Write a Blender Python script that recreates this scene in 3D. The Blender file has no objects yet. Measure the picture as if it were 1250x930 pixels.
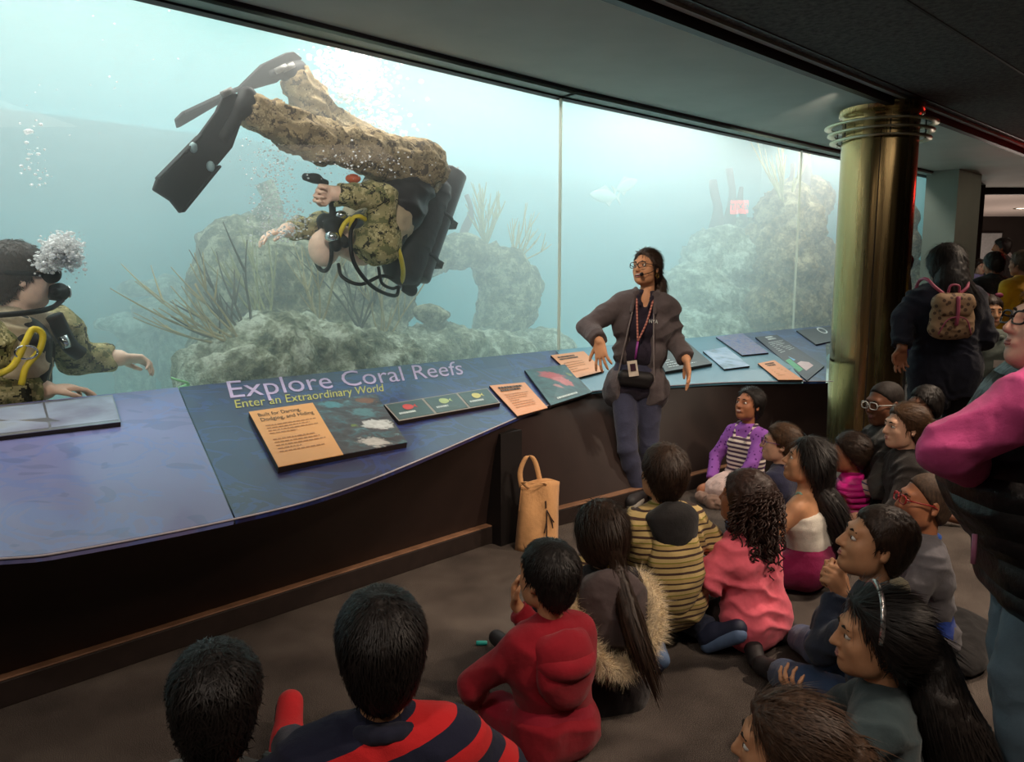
import bpy, bmesh, math, random
import numpy as np
from mathutils import Vector, Matrix, Euler, noise as mnoise

# ------------------------------------------------------------------ camera
SC = bpy.context.scene
COL = SC.collection
FPX, CAMH, HORIZON = 950.0, 1.45, 337.0          # focal length in pixels of the 1250x930 frame
PITCH = math.atan((465 - HORIZON) / FPX)
cam_d = bpy.data.cameras.new('camera')
cam = bpy.data.objects.new('camera', cam_d); COL.objects.link(cam)
cam.location = (0, 0, CAMH)
cam.rotation_euler = (math.pi / 2 - PITCH, 0, 0)
cam_d.sensor_fit = 'HORIZONTAL'; cam_d.sensor_width = 36.0
cam_d.lens = 36.0 * FPX / 1250.0
cam_d.clip_start = 0.05; cam_d.clip_end = 200
SC.camera = cam

# ------------------------------------------------------------------ colour management, world
vs = SC.view_settings
SC.display_settings.display_device = 'sRGB'
vs.view_transform = 'Standard'; vs.look = 'None'; vs.gamma = 1.0; vs.use_curve_mapping = False
vs.exposure = 0.0
cy = SC.cycles
cy.use_denoising = True
cy.max_bounces = 8; cy.diffuse_bounces = 3; cy.glossy_bounces = 3
cy.transparent_max_bounces = 24; cy.volume_bounces = 3
cy.sample_clamp_indirect = 4.0
cy.caustics_reflective = False; cy.caustics_refractive = False
w = bpy.data.worlds.new('world'); SC.world = w; w.use_nodes = True
w.node_tree.nodes['Background'].inputs[0].default_value = (0.55, 0.42, 0.34, 1)
w.node_tree.nodes['Background'].inputs[1].default_value = 0.012

def aim(o, target):
    d = Vector(target) - Vector(o.location)
    o.rotation_euler = d.to_track_quat('-Z', 'Y').to_euler()
def area(name, loc, target, sx, sy, power, col):
    l = bpy.data.lights.new(name, 'AREA'); l.shape = 'RECTANGLE'; l.size = sx; l.size_y = sy
    l.energy = power; l.color = col
    o = bpy.data.objects.new(name, l); COL.objects.link(o); o.location = loc; aim(o, target); return o
def spot(name, loc, target, power, col, ang=60, blend=0.7, rad=0.06):
    l = bpy.data.lights.new(name, 'SPOT'); l.energy = power; l.color = col
    l.spot_size = math.radians(ang); l.spot_blend = blend; l.shadow_soft_size = rad
    o = bpy.data.objects.new(name, l); COL.objects.link(o); o.location = loc; aim(o, target); return o

TANK, TFRONT = 146, 84
# daylight lamps high over the open top of the tank, and a lamp row just above the window
for i, (x, y) in enumerate([(-3.6, 5.0), (-0.9, 7.6), (1.9, 10.1), (4.4, 12.2)]):
    l = area('tank_lamp', (x, y, 6.0), (x, y, 0), 3.4, 3.8, TANK, (1.0, 0.87, 0.80))
    l.rotation_euler = (0, 0, math.radians(43))
for i, (x, y) in enumerate([(-2.55, 3.75), (-0.55, 5.75), (1.5, 7.62), (3.9, 9.75)]):
    l = area('tank_front_lamp', (x, y, 3.3), (x - .55, y + .55, 1.6), 2.4, .45, TFRONT, (1.0, 0.87, 0.78))
    l.rotation_euler = Euler((math.radians(28), 0, math.radians(45)))
WARM = (1.0, 0.79, 0.60)
# ceiling spotlights over the visitors
spot('ceiling_spot', (0.2, 3.4, 2.72), (0.9, 5.2, 1.3), 110, WARM, 50)
spot('ceiling_spot', (2.6, 3.4, 2.74), (1.5, 3.7, 0.2), 185, WARM, 80)
spot('ceiling_spot', (2.0, 1.3, 2.74), (0.7, 2.6, 0.2), 130, WARM, 80)
spot('ceiling_spot', (0.9, 2.2, 2.74), (-0.1, 4.1, 0.1), 110, WARM, 50)
spot('ceiling_spot', (3.9, 5.2, 2.74), (2.6, 5.0, 0.6), 95, WARM, 80)
spot('ceiling_spot', (-0.6, 0.4, 2.74), (-0.3, 2.2, 0.5), 40, (1.0, .86, .74), 80)
spot('ceiling_spot', (5.6, 7.2, 2.74), (5.0, 6.4, 0.8), 70, WARM, 90)
spot('ceiling_spot', (7.6, 8.4, 2.74), (6.1, 10.4, 1.5), 60, (1.0, .74, .58), 70)
spot('exhibit_spot', (-0.5, 2.3, 2.76), (-0.95, 5.0, 1.95), 150, (1.0, .93, .84), 46, .8)  # added fill spots through the glass, brightening the divers and reef
spot('exhibit_spot', (-1.9, 1.3, 2.76), (-2.15, 3.7, 1.3), 110, (1.0, .93, .84), 50, .8)
spot('exhibit_spot', (2.4, 6.0, 2.76), (2.6, 9.6, 1.5), 110, (1.0, .88, .74), 60, .8)
for x, y in ((1.2, 1.0), (3.4, 3.6), (-1.6, -.6)):  # soft ambient fill added for the room, no fixture built
    area('ceiling_panel', (x, y, 2.82), (x, y, 0), 1.2, 1.2, 16, (1.0, .84, .70))

# ------------------------------------------------------------------ measuring: a pixel of the photo to a point of the place
_c, _s = math.cos(PITCH), math.sin(PITCH)
def ray(px, py):
    a = (px - 625) / FPX; b = -(py - 465) / FPX
    return np.array([a, _c + b * _s, -_s + b * _c])
def atz(px, py, z):
    r = ray(px, py); t = (z - CAMH) / r[2]; return np.array([0, 0, CAMH]) + t * r
def aty(px, py, Y):
    r = ray(px, py); return np.array([0, 0, CAMH]) + (Y / r[1]) * r
def atn(px, py, n):                                # on a plane parallel to the left tank window
    r = ray(px, py); t = n / ((r[1] - r[0]) * 0.70711); return np.array([0, 0, CAMH]) + t * r

# ------------------------------------------------------------------ materials
MATS = {}
def S(c):                                          # sRGB 0-255 to linear
    return tuple(((v / 255) / 12.92 if v <= 10 else (((v / 255) + 0.055) / 1.055) ** 2.4) for v in c)
class NT:
    def __init__(s, name):
        s.m = bpy.data.materials.new(name); s.m.use_nodes = True
        s.t = s.m.node_tree; s.t.nodes.clear()
        s.out = s.n('ShaderNodeOutputMaterial')
    def n(s, typ, **kw):
        nd = s.t.nodes.new(typ)
        for k, v in kw.items(): setattr(nd, k, v)
        return nd
    def l(s, a, b): s.t.links.new(a, b)
    def val(s, sock, v):
        if hasattr(v, 'is_output') or isinstance(v, bpy.types.NodeSocket): s.l(v, sock)
        elif isinstance(v, (tuple, list)): sock.default_value = tuple(v) + ((1,) if len(v) == 3 and len(sock.default_value) == 4 else ())
        else: sock.default_value = v
    def coord(s, kind='Object', scale=(1, 1, 1), rot=(0, 0, 0), loc=(0, 0, 0)):
        tc = s.n('ShaderNodeTexCoord'); mp = s.n('ShaderNodeMapping')
        s.l(tc.outputs[kind], mp.inputs[0])
        mp.inputs['Scale'].default_value = scale; mp.inputs['Rotation'].default_value = rot; mp.inputs['Location'].default_value = loc
        return mp.outputs[0]
    def noise(s, vec, scale, detail=3, rough=0.55, dist=0.0):
        nd = s.n('ShaderNodeTexNoise'); s.l(vec, nd.inputs['Vector'])
        nd.inputs['Scale'].default_value = scale; nd.inputs['Detail'].default_value = detail
        nd.inputs['Roughness'].default_value = rough; nd.inputs['Distortion'].default_value = dist
        return nd.outputs['Fac']
    def voro(s, vec, scale, feature='F1', out='Distance'):
        nd = s.n('ShaderNodeTexVoronoi', feature=feature); s.l(vec, nd.inputs['Vector']); nd.inputs['Scale'].default_value = scale
        return nd.outputs[out]
    def ramp(s, fac, stops, interp='LINEAR'):
        nd = s.n('ShaderNodeValToRGB'); s.l(fac, nd.inputs[0]); cr = nd.color_ramp; cr.interpolation = interp
        while len(cr.elements) > len(stops): cr.elements.remove(cr.elements[-1])
        while len(cr.elements) < len(stops): cr.elements.new(0.5)
        for e, (p, c) in zip(cr.elements, stops): e.position = p; e.color = tuple(c) + ((1,) if len(c) == 3 else ())
        return nd.outputs[0]
    def mix(s, fac, a, b, mode='MIX'):
        nd = s.n('ShaderNodeMix', data_type='RGBA', blend_type=mode)
        s.val(nd.inputs[0], fac); s.val(nd.inputs[6], a); s.val(nd.inputs[7], b)
        return nd.outputs[2]
    def math(s, op, a, b=0.0, clamp=False):
        nd = s.n('ShaderNodeMath', operation=op); nd.use_clamp = clamp
        s.val(nd.inputs[0], a); s.val(nd.inputs[1], b); return nd.outputs[0]
    def bump(s, h, strength=0.4, dist=0.01):
        nd = s.n('ShaderNodeBump'); nd.inputs['Strength'].default_value = strength; nd.inputs['Distance'].default_value = dist
        s.l(h, nd.inputs['Height']); return nd.outputs[0]
    def bsdf(s, color, rough=0.7, metal=0.0, spec=0.5, normal=None, sheen=0.0, emit=None, estr=0.0, coat=0.0):
        b = s.n('ShaderNodeBsdfPrincipled')
        s.val(b.inputs['Base Color'], color); s.val(b.inputs['Roughness'], rough); s.val(b.inputs['Metallic'], metal)
        b.inputs['Specular IOR Level'].default_value = spec
        if sheen: b.inputs['Sheen Weight'].default_value = sheen
        if coat: b.inputs['Coat Weight'].default_value = coat
        if normal is not None: s.l(normal, b.inputs['Normal'])
        if emit is not None: s.val(b.inputs['Emission Color'], emit); b.inputs['Emission Strength'].default_value = estr
        s.l(b.outputs[0], s.out.inputs[0]); return b
def plain(name, col, rough=0.6, metal=0.0, spec=0.4, var=0.12, nscale=20, bump=0.0, sheen=0.0, coat=0.0, emit=None, estr=0):
    """a colour with slight mottling and optional fine relief"""
    if name in MATS: return MATS[name]
    n = NT(name); v = n.coord(); f = n.noise(v, nscale, 4)
    lo = tuple(max(0, c * (1 - var)) for c in col); hi = tuple(min(1, c * (1 + var)) for c in col)
    c = n.ramp(f, [(0.3, lo), (0.7, hi)])
    nm = n.bump(n.noise(v, nscale * 6, 3), bump, 0.004) if bump else None
    n.bsdf(c, rough, metal, spec, nm, sheen=sheen, coat=coat, emit=emit, estr=estr); MATS[name] = n.m; return n.m
def cloth(name, col, rough=0.9, weave=900, sheen=0.15, var=0.15):
    if name in MATS: return MATS[name]
    n = NT(name); v = n.coord()
    c = n.ramp(n.noise(v, 9, 4), [(0.3, tuple(x * (1 - var) for x in col)), (0.7, tuple(min(1, x * (1 + var)) for x in col))])
    h = n.math('ADD', n.noise(v, weave, 2), n.math('MULTIPLY', n.noise(v, 40, 4), 3.0))
    n.bsdf(c, rough, 0, 0.25, n.bump(h, 0.35, 0.004), sheen=sheen); MATS[name] = n.m; return n.m

# ------------------------------------------------------------------ mesh helpers
def link(o, parent=None):
    COL.objects.link(o)
    if parent is not None: o.parent = parent
    return o
def tag(o, label=None, cat=None, group=None, kind=None):
    if label: o['label'] = label
    if cat: o['category'] = cat
    if group: o['group'] = group
    if kind: o['kind'] = kind
    return o
def empty(name, loc=(0, 0, 0), rz=0.0, label=None, cat=None, group=None):
    o = bpy.data.objects.new(name, None); o.empty_display_size = 0.1
    o.location = tuple(loc); o.rotation_euler = (0, 0, rz); COL.objects.link(o)
    return tag(o, label, cat, group)
def np_mesh(name, V, Fq, smooth=True):
    """V (n,3), Fq (m,3 or 4) to a mesh"""
    me = bpy.data.meshes.new(name); V = np.ascontiguousarray(V, dtype=np.float32); Fq = np.ascontiguousarray(Fq, dtype=np.int32)
    k = Fq.shape[1] if len(Fq) else 4
    me.vertices.add(len(V)); me.vertices.foreach_set('co', V.ravel())
    me.loops.add(Fq.size); me.loops.foreach_set('vertex_index', Fq.ravel())
    me.polygons.add(len(Fq)); me.polygons.foreach_set('loop_start', np.arange(0, Fq.size, k, dtype=np.int32))
    me.polygons.foreach_set('loop_total', np.full(len(Fq), k, dtype=np.int32))
    me.polygons.foreach_set('use_smooth', np.full(len(Fq), smooth, dtype=bool))
    me.update(calc_edges=True); me.validate(); return me
def obj(name, me, mat, parent=None):
    o = bpy.data.objects.new(name, me)
    if mat is not None and len(me.materials) == 0: me.materials.append(mat)
    return link(o, parent)
def bm_obj(name, bm, mat, parent=None, smooth=False, bevel=0.0):
    bmesh.ops.recalc_face_normals(bm, faces=bm.faces)
    me = bpy.data.meshes.new(name); bm.to_mesh(me); bm.free()
    if smooth:
        for p in me.polygons: p.use_smooth = True
    o = obj(name, me, mat, parent)
    if bevel:
        b = o.modifiers.new('bevel', 'BEVEL'); b.width = bevel; b.segments = 2; b.limit_method = 'ANGLE'
    return o
def add_box(bm, c, size, R=None):
    vs_ = []
    for z in (-.5, .5):
        for x, y in ((-.5, -.5), (.5, -.5), (.5, .5), (-.5, .5)):
            p = Vector((x * size[0], y * size[1], z * size[2]))
            if R is not None: p = R @ p
            vs_.append(bm.verts.new(p + Vector(c)))
    for f in ((3, 2, 1, 0), (4, 5, 6, 7), (0, 1, 5, 4), (1, 2, 6, 5), (2, 3, 7, 6), (3, 0, 4, 7)):
        bm.faces.new([vs_[i] for i in f])
def box(name, c, size, mat, parent=None, R=None, bevel=0.0):
    bm = bmesh.new(); add_box(bm, c, size, R); return bm_obj(name, bm, mat, parent, bevel=bevel)
def prism(name, poly, z0, z1, mat, parent=None, bevel=0.0):
    """vertical extrusion of a floor-plan polygon"""
    bm = bmesh.new()
    lo = [bm.verts.new((p[0], p[1], z0)) for p in poly]; hi = [bm.verts.new((p[0], p[1], z1)) for p in poly]
    bm.faces.new(lo[::-1]); bm.faces.new(hi); n = len(poly)
    for i in range(n): bm.faces.new((lo[i], lo[(i + 1) % n], hi[(i + 1) % n], hi[i]))
    return bm_obj(name, bm, mat, parent, bevel=bevel)
def resample(pts, n):
    pts = np.array(pts, float); d = np.r_[0, np.cumsum(np.linalg.norm(np.diff(pts, axis=0), axis=1))]
    t = np.linspace(0, d[-1], n); return np.stack([np.interp(t, d, pts[:, k]) for k in range(pts.shape[1])], 1)
def smooth_path(pts, n):
    """Catmull-Rom through the points"""
    P = [np.array(p, float) for p in pts]; P = [2 * P[0] - P[1]] + P + [2 * P[-1] - P[-2]]; out = []
    seg = len(P) - 3
    for i in range(n):
        u = i / (n - 1) * seg; k = min(int(u), seg - 1); t = u - k; a, b, c, d = P[k:k + 4]
        out.append(0.5 * ((2 * b) + (c - a) * t + (2 * a - 5 * b + 4 * c - d) * t * t + (3 * b - a - 3 * c + d) * t ** 3))
    return np.array(out)
def tube_np(path, rad, seg=8, cap=True):
    """vertices and quads of a tube along a path, radius per point"""
    path = np.array(path, float); n = len(path); rad = np.broadcast_to(np.asarray(rad, float), (n,))
    T = np.gradient(path, axis=0); T /= np.linalg.norm(T, axis=1)[:, None] + 1e-9
    ref = np.array([0, 0, 1.0]) if abs(T[0][2]) < 0.9 else np.array([1.0, 0, 0])
    a = np.cross(T[0], ref); a /= np.linalg.norm(a); V = []
    for i in range(n):
        a = a - T[i] * a.dot(T[i]); a /= np.linalg.norm(a) + 1e-9; b = np.cross(T[i], a)
        th = np.arange(seg) * 2 * math.pi / seg
        V.append(path[i] + rad[i] * (np.cos(th)[:, None] * a + np.sin(th)[:, None] * b))
    V = np.concatenate(V); Fq = []
    for i in range(n - 1):
        for j in range(seg):
            k = (j + 1) % seg; Fq.append((i * seg + j, i * seg + k, (i + 1) * seg + k, (i + 1) * seg + j))
    if cap:
        V = np.vstack([V, path[0], path[-1]]); c0, c1 = len(V) - 2, len(V) - 1
        for j in range(seg):
            k = (j + 1) % seg; Fq.append((c0, k, j, c0)); Fq.append((c1, (n - 1) * seg + j, (n - 1) * seg + k, c1))
    return V, np.array(Fq)
def tris_only(Fq):
    Fq = np.array(Fq); out = []
    for f in Fq:
        if f[0] == f[3]: out.append(f[:3])
        else: out.append((f[0], f[1], f[2])); out.append((f[0], f[2], f[3]))
    return np.array(out)
def tube(name, path, rad, mat, parent=None, seg=8, n=None):
    if n: path = smooth_path(path, n)
    V, Fq = tube_np(path, rad, seg); return obj(name, np_mesh(name, V, tris_only(Fq)), mat, parent)
def merge(parts):
    V, Fq, o = [], [], 0
    for v, f in parts: V.append(v); Fq.append(np.asarray(f) + o); o += len(v)
    return np.concatenate(V), np.concatenate(Fq)
def lathe(name, prof, seg, mat, parent=None, loc=(0, 0, 0), R=None):
    th = np.arange(seg) * 2 * math.pi / seg; V = []; Fq = []
    for r, z in prof: V.append(np.stack([r * np.cos(th), r * np.sin(th), np.full(seg, z)], 1))
    V = np.concatenate(V)
    for i in range(len(prof) - 1):
        for j in range(seg):
            k = (j + 1) % seg; Fq.append((i * seg + j, i * seg + k, (i + 1) * seg + k, (i + 1) * seg + j))
    if R is not None: V = V @ np.array(R).T
    return obj(name, np_mesh(name, V + np.array(loc), np.array(Fq)), mat, parent)

# ------------------------------------------------------------------ organic shapes: smooth unions sampled on a grid
_rng = np.random.default_rng(7)
_LAT = _rng.random((32, 32, 32)).astype(np.float32) * 2 - 1
def vnoise(P, freq):
    Q = np.asarray(P, np.float64) * freq; I = np.floor(Q).astype(int); f = Q - I; f = f * f * (3 - 2 * f); r = 0
    for dx in (0, 1):
        for dy in (0, 1):
            for dz in (0, 1):
                w_ = (f[:, 0] if dx else 1 - f[:, 0]) * (f[:, 1] if dy else 1 - f[:, 1]) * (f[:, 2] if dz else 1 - f[:, 2])
                r = r + w_ * _LAT[(I[:, 0] + dx) & 31, (I[:, 1] + dy) & 31, (I[:, 2] + dz) & 31]
    return r
def fbm(P, freq, octs=4, ridged=False):
    r = 0; a = 1; t = 0
    for k in range(octs):
        n_ = vnoise(np.asarray(P) + 3.7 * k, freq * 2 ** k)
        r = r + a * ((1 - 2 * np.abs(n_)) if ridged else n_); t += a; a *= 0.5
    return r / t
A3 = lambda *v: np.array(v, float)
class Sdf:
    def __init__(s): s.p = []
    def cap(s, a, b, ra, rb=None, k=0.02, cut=0, op=1):      # tapered capsule; cut 1 flattens the far end, 2 both
        s.p.append(('c', np.array(a, float), np.array(b, float), ra, ra if rb is None else rb, k, cut, op)); return s
    def ell(s, c, r, R=None, k=0.02, op=1):                   # ellipsoid; R 3x3 columns are its axes
        s.p.append(('e', np.array(c, float), np.array(r, float), None if R is None else np.array(R, float), 0, k, 0, op)); return s
    def chain(s, pts, rads, k=0.02):
        for i in range(len(pts) - 1): s.cap(pts[i], pts[i + 1], rads[i], rads[i + 1], k)
        return s
    def plane(s, p, n, k=0.01):                               # keep the side opposite to the normal
        n = np.array(n, float); n /= np.linalg.norm(n); s.p.append(('h', np.array(p, float), n, 0, 0, k, 0, -2)); return s
    def inflate(s, d):
        q = Sdf()
        for t in s.p:
            if t[0] == 'c': q.p.append(('c', t[1], t[2], t[3] + d, t[4] + d) + t[5:])
            elif t[0] == 'e': q.p.append(('e', t[1], t[2] + d) + t[3:])
            else: q.p.append(t)
        return q
    def mesh(s, h):
        lo = np.full(3, 1e9); hi = -lo
        for t in s.p:
            if t[7] < 0: continue
            if t[0] == 'c':
                r = max(t[3], t[4]); lo = np.minimum(lo, np.minimum(t[1], t[2]) - r); hi = np.maximum(hi, np.maximum(t[1], t[2]) + r)
            else:
                r = max(t[2]); lo = np.minimum(lo, t[1] - r); hi = np.maximum(hi, t[1] + r)
        lo -= 4 * h; hi += 4 * h; N = np.ceil((hi - lo) / h).astype(int) + 1
        ax = [(lo[i] + h * np.arange(N[i])).astype(np.float32) for i in range(3)]
        Fd = np.full(N, 0.2, np.float32)
        for t in s.p:
            k = max(t[5], 1e-4)
            if t[0] == 'h': a0 = np.zeros(3, int); a1 = N
            else:
                if t[0] == 'c': r = max(t[3], t[4]); l_, h_ = np.minimum(t[1], t[2]) - r, np.maximum(t[1], t[2]) + r
                else: r = max(t[2]); l_, h_ = t[1] - r, t[1] + r
                m = 1.2 * k + 2.5 * h
                a0 = np.clip(np.floor((l_ - m - lo) / h).astype(int), 0, N); a1 = np.clip(np.ceil((h_ + m - lo) / h).astype(int) + 1, 0, N)
            sl = tuple(slice(a0[i], a1[i]) for i in range(3))
            X = ax[0][sl[0]][:, None, None]; Y = ax[1][sl[1]][None, :, None]; Z = ax[2][sl[2]][None, None, :]
            if t[0] == 'c':
                a, b, ra, rb = t[1], t[2], t[3], t[4]; ab = b - a; L2 = max(ab.dot(ab), 1e-9)
                u = ((X - a[0]) * ab[0] + (Y - a[1]) * ab[1] + (Z - a[2]) * ab[2]) / L2; uc = np.clip(u, 0, 1)
                d = np.sqrt((X - a[0] - ab[0] * uc) ** 2 + (Y - a[1] - ab[1] * uc) ** 2 + (Z - a[2] - ab[2] * uc) ** 2) - (ra + (rb - ra) * uc)
                if t[6] >= 1: d = np.maximum(d, (u - 1) * math.sqrt(L2))
                if t[6] >= 2: d = np.maximum(d, -u * math.sqrt(L2))
            elif t[0] == 'e':
                c, r, R = t[1], t[2], t[3]
                if R is None: qx, qy, qz = (X - c[0]) + 0 * Y + 0 * Z, (Y - c[1]) + 0 * X + 0 * Z, (Z - c[2]) + 0 * X + 0 * Y
                else:
                    qx = (X - c[0]) * R[0, 0] + (Y - c[1]) * R[1, 0] + (Z - c[2]) * R[2, 0]
                    qy = (X - c[0]) * R[0, 1] + (Y - c[1]) * R[1, 1] + (Z - c[2]) * R[2, 1]
                    qz = (X - c[0]) * R[0, 2] + (Y - c[1]) * R[1, 2] + (Z - c[2]) * R[2, 2]
                k0 = np.sqrt((qx / r[0]) ** 2 + (qy / r[1]) ** 2 + (qz / r[2]) ** 2)
                k1 = np.sqrt((qx / r[0] ** 2) ** 2 + (qy / r[1] ** 2) ** 2 + (qz / r[2] ** 2) ** 2)
                d = k0 * (k0 - 1) / np.maximum(k1, 1e-6)
            else:
                d = -((X - t[1][0]) * t[2][0] + (Y - t[1][1]) * t[2][1] + (Z - t[1][2]) * t[2][2])
            cur = Fd[sl]
            if t[7] > 0:
                hh = np.clip(0.5 + 0.5 * (cur - d) / k, 0, 1); new = cur + (d - cur) * hh - k * hh * (1 - hh)
            else:                                              # smooth subtraction of d
                e = -d; hh = np.clip(0.5 - 0.5 * (cur - e) / k, 0, 1); new = cur + (e - cur) * hh + k * hh * (1 - hh)
            Fd[sl] = new
        return surface_nets(Fd, lo, h)
def surface_nets(Fd, lo, h):
    B = Fd < 0; N = np.array(Fd.shape)
    c = np.zeros(N - 1, np.uint8)
    for dx in (0, 1):
        for dy in (0, 1):
            for dz in (0, 1): c += B[dx:N[0] - 1 + dx, dy:N[1] - 1 + dy, dz:N[2] - 1 + dz]
    act = np.argwhere((c > 0) & (c < 8)); idx = np.full(N - 1, -1, np.int32); idx[tuple(act.T)] = np.arange(len(act))
    acc = np.zeros((len(act), 3)); cnt = np.zeros(len(act))
    val = {}
    for dx in (0, 1):
        for dy in (0, 1):
            for dz in (0, 1): val[dx, dy, dz] = Fd[act[:, 0] + dx, act[:, 1] + dy, act[:, 2] + dz]
    for a in val:
        for ax_ in range(3):
            if a[ax_]: continue
            b = list(a); b[ax_] = 1; b = tuple(b); va, vb = val[a], val[b]; m = (va < 0) != (vb < 0)
            t = np.where(m, va / np.where(m, va - vb, 1), 0); p = np.array(a, float)[None, :] + np.zeros((len(act), 3)); p[:, ax_] = t
            acc[m] += p[m]; cnt[m] += 1
    V = lo + h * (act + acc / np.maximum(cnt, 1)[:, None]); Q = []
    for ax_ in range(3):
        u, v = (ax_ + 1) % 3, (ax_ + 2) % 3
        s0 = [slice(None)] * 3; s1 = [slice(None)] * 3; s0[ax_] = slice(0, -1); s1[ax_] = slice(1, None)
        for q in (u, v): s0[q] = slice(1, -1); s1[q] = slice(1, -1)
        b0, b1 = B[tuple(s0)], B[tuple(s1)]
        for sign in (0, 1):
            e = np.argwhere((b0 & ~b1) if sign == 0 else (~b0 & b1))
            if not len(e): continue
            e[:, u] += 1; e[:, v] += 1
            def cell(du, dv):
                g = e.copy(); g[:, u] -= du; g[:, v] -= dv; return idx[tuple(g.T)]
            q = np.stack([cell(1, 1), cell(0, 1), cell(0, 0), cell(1, 0)], 1)
            Q.append(q if sign == 0 else q[:, ::-1])
    Q = np.concatenate(Q); return V, Q[(Q >= 0).all(1)]
def _scatter(idx, W, n):
    return np.stack([np.bincount(idx, weights=W[:, k], minlength=n) for k in range(3)], 1)
def vert_normals(V, Q):
    n = np.cross(V[Q[:, 1]] - V[Q[:, 0]], V[Q[:, 2]] - V[Q[:, 0]]); N = np.zeros_like(V)
    for k in range(Q.shape[1]): N += _scatter(Q[:, k], n, len(V))
    return N / (np.linalg.norm(N, axis=1)[:, None] + 1e-12)
def relax(V, Q, it=1, lam=0.5):
    K = Q.shape[1]; a = np.concatenate([Q[:, k] for k in range(K)]); b = np.concatenate([Q[:, (k + 1) % K] for k in range(K)])
    cnt = np.bincount(a, minlength=len(V)) + np.bincount(b, minlength=len(V))
    for _ in range(it):
        acc = _scatter(a, V[b], len(V)) + _scatter(b, V[a], len(V))
        V = V + lam * (acc / np.maximum(cnt, 1)[:, None] - V)
    return V
def folds(V, freq, seed):
    """cloth creases: warped ridges that come and go"""
    d = np.array([.35, .25, .9]); q = V @ d * freq * 2.6 + 3.2 * vnoise(V + seed, freq * .35) + 1.2 * vnoise(V + seed + 9, freq); m = np.clip(.5 + .9 * vnoise(V + seed + 5, freq * .45), 0, 1.2)
    return 1.5 * m * (1 - 2 * np.abs(np.sin(q)) ** .8) * .6 + .6 * fbm(V + seed, freq, 3, True)
def sdf_obj(name, sd, h, mat, parent=None, wrinkle=0.0, wfreq=14, seed=0.0, it=1, aniso=(1, 1, 1)):
    V, Q = sd.mesh(h); V = relax(V, Q, it)
    if wrinkle:
        N_ = vert_normals(V, Q); V = V + N_ * (wrinkle * folds(V, wfreq, seed))[:, None]
    return obj(name, np_mesh(name, V, Q), mat, parent)

# ================================================================== THE SETTING
R2 = 0.70710678
GLASS = np.array([(-5.2, 0.475), (0.36, 5.98), (3.03, 8.39), (6.40, 11.39)])
def sn(p): p = np.asarray(p, float); return np.stack([(p[..., 0] + p[..., 1]) * R2, (p[..., 1] - p[..., 0]) * R2], -1)
def xy(s, n): return np.array([(s - n) * R2, (s + n) * R2])
_g = sn(GLASS)
def glass_n(s): return float(np.interp(s, _g[:, 0], _g[:, 1]))
ZSILL, ZFRONT, ZHEAD, ZBULK, ZCEIL = 0.888, 0.68, 2.75, 2.80, 2.84
FRONT_PX = [(-260, 690), (0, 680), (100, 668), (285, 632), (400, 603), (500, 565), (600, 522), (640, 505), (680, 490), (705, 480), (760, 473), (820, 470), (900, 465.5), (1017, 464.5)]
_f = sn(np.array([atz(x, y, ZFRONT)[:2] for x, y in FRONT_PX]))
_f = smooth_path(_f, 80)
def front_n(s): return float(np.interp(s, _f[:, 0], _f[:, 1]))
def top_z(s, n):
    a, b = front_n(s), glass_n(s); return ZFRONT + (ZSILL - ZFRONT) * (n - a) / (b - a)
def on_top(px, py, lift=0.0):
    """the spot of the sloping counter top that a pixel shows"""
    lo, hi = 0.5, 1.1
    for _ in range(40):
        z = (lo + hi) / 2; P = atz(px, py, z); s_, n_ = sn(P[:2])
        if top_z(s_, n_) + lift > z: lo = z
        else: hi = z
    return atz(px, py, (lo + hi) / 2)

# --- materials of the setting
def carpet_mat():
    n = NT('carpet'); v = n.coord()
    f = n.math('ADD', n.math('MULTIPLY', n.noise(v, 420, 2, 0.7), 0.8), n.math('MULTIPLY', n.noise(v, 3, 3), 0.2))
    c = n.ramp(f, [(0.36, S((30, 28, 28))), (0.5, S((84, 76, 72))), (0.66, S((160, 148, 138)))])
    n.bsdf(c, 0.97, 0, 0.1, n.bump(n.noise(v, 300, 3), 0.8, 0.006)); return n.m
def rough_ceiling_mat():
    n = NT('rough_ceiling'); v = n.coord()
    c = n.ramp(n.noise(v, 30, 5), [(0.3, S((84, 84, 82))), (0.7, S((124, 122, 118)))])
    n.bsdf(c, 0.95, 0, 0.2, n.bump(n.noise(v, 45, 6, 0.7), 0.9, 0.03)); return n.m
M_bulk = plain('bulkhead_paint', S((172, 176, 168)), 0.75, var=0.05, nscale=3, bump=0.05)
M_head = plain('window_head_paint', S((128, 148, 138)), 0.5, var=0.06, nscale=4)
M_black = plain('black_paint', S((22, 18, 18)), 0.6, var=0.2, nscale=8)
M_trim = plain('dark_trim', S((38, 30, 28)), 0.5, var=0.1)
M_wall = plain('dark_wall', S((44, 36, 32)), 0.9, var=0.15, nscale=3)
M_hallceil = plain('hall_ceiling_paint', S((226, 214, 206)), 0.9, var=0.03)
M_pillar = plain('painted_pillar', S((112, 122, 112)), 0.55, var=0.08, nscale=2)
M_fascia = plain('fascia_laminate', S((44, 32, 29)), 0.55, var=0.15, nscale=6, bump=0.03)
M_plinth = plain('plinth_wood', S((136, 100, 76)), 0.55, var=0.3, nscale=10)
M_sand = plain('tank_sand', S((214, 222, 210)), 0.95, var=0.15, nscale=3, bump=0.4)
M_tankwall = plain('tank_wall_paint', S((110, 200, 206)), 0.9, var=0.06, nscale=0.6)

fl = prism('floor', [(-9, -4), (16, -4), (16, 20), (-9, 20)], -0.1, 0.0, carpet_mat()); tag(fl, kind='structure')
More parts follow.
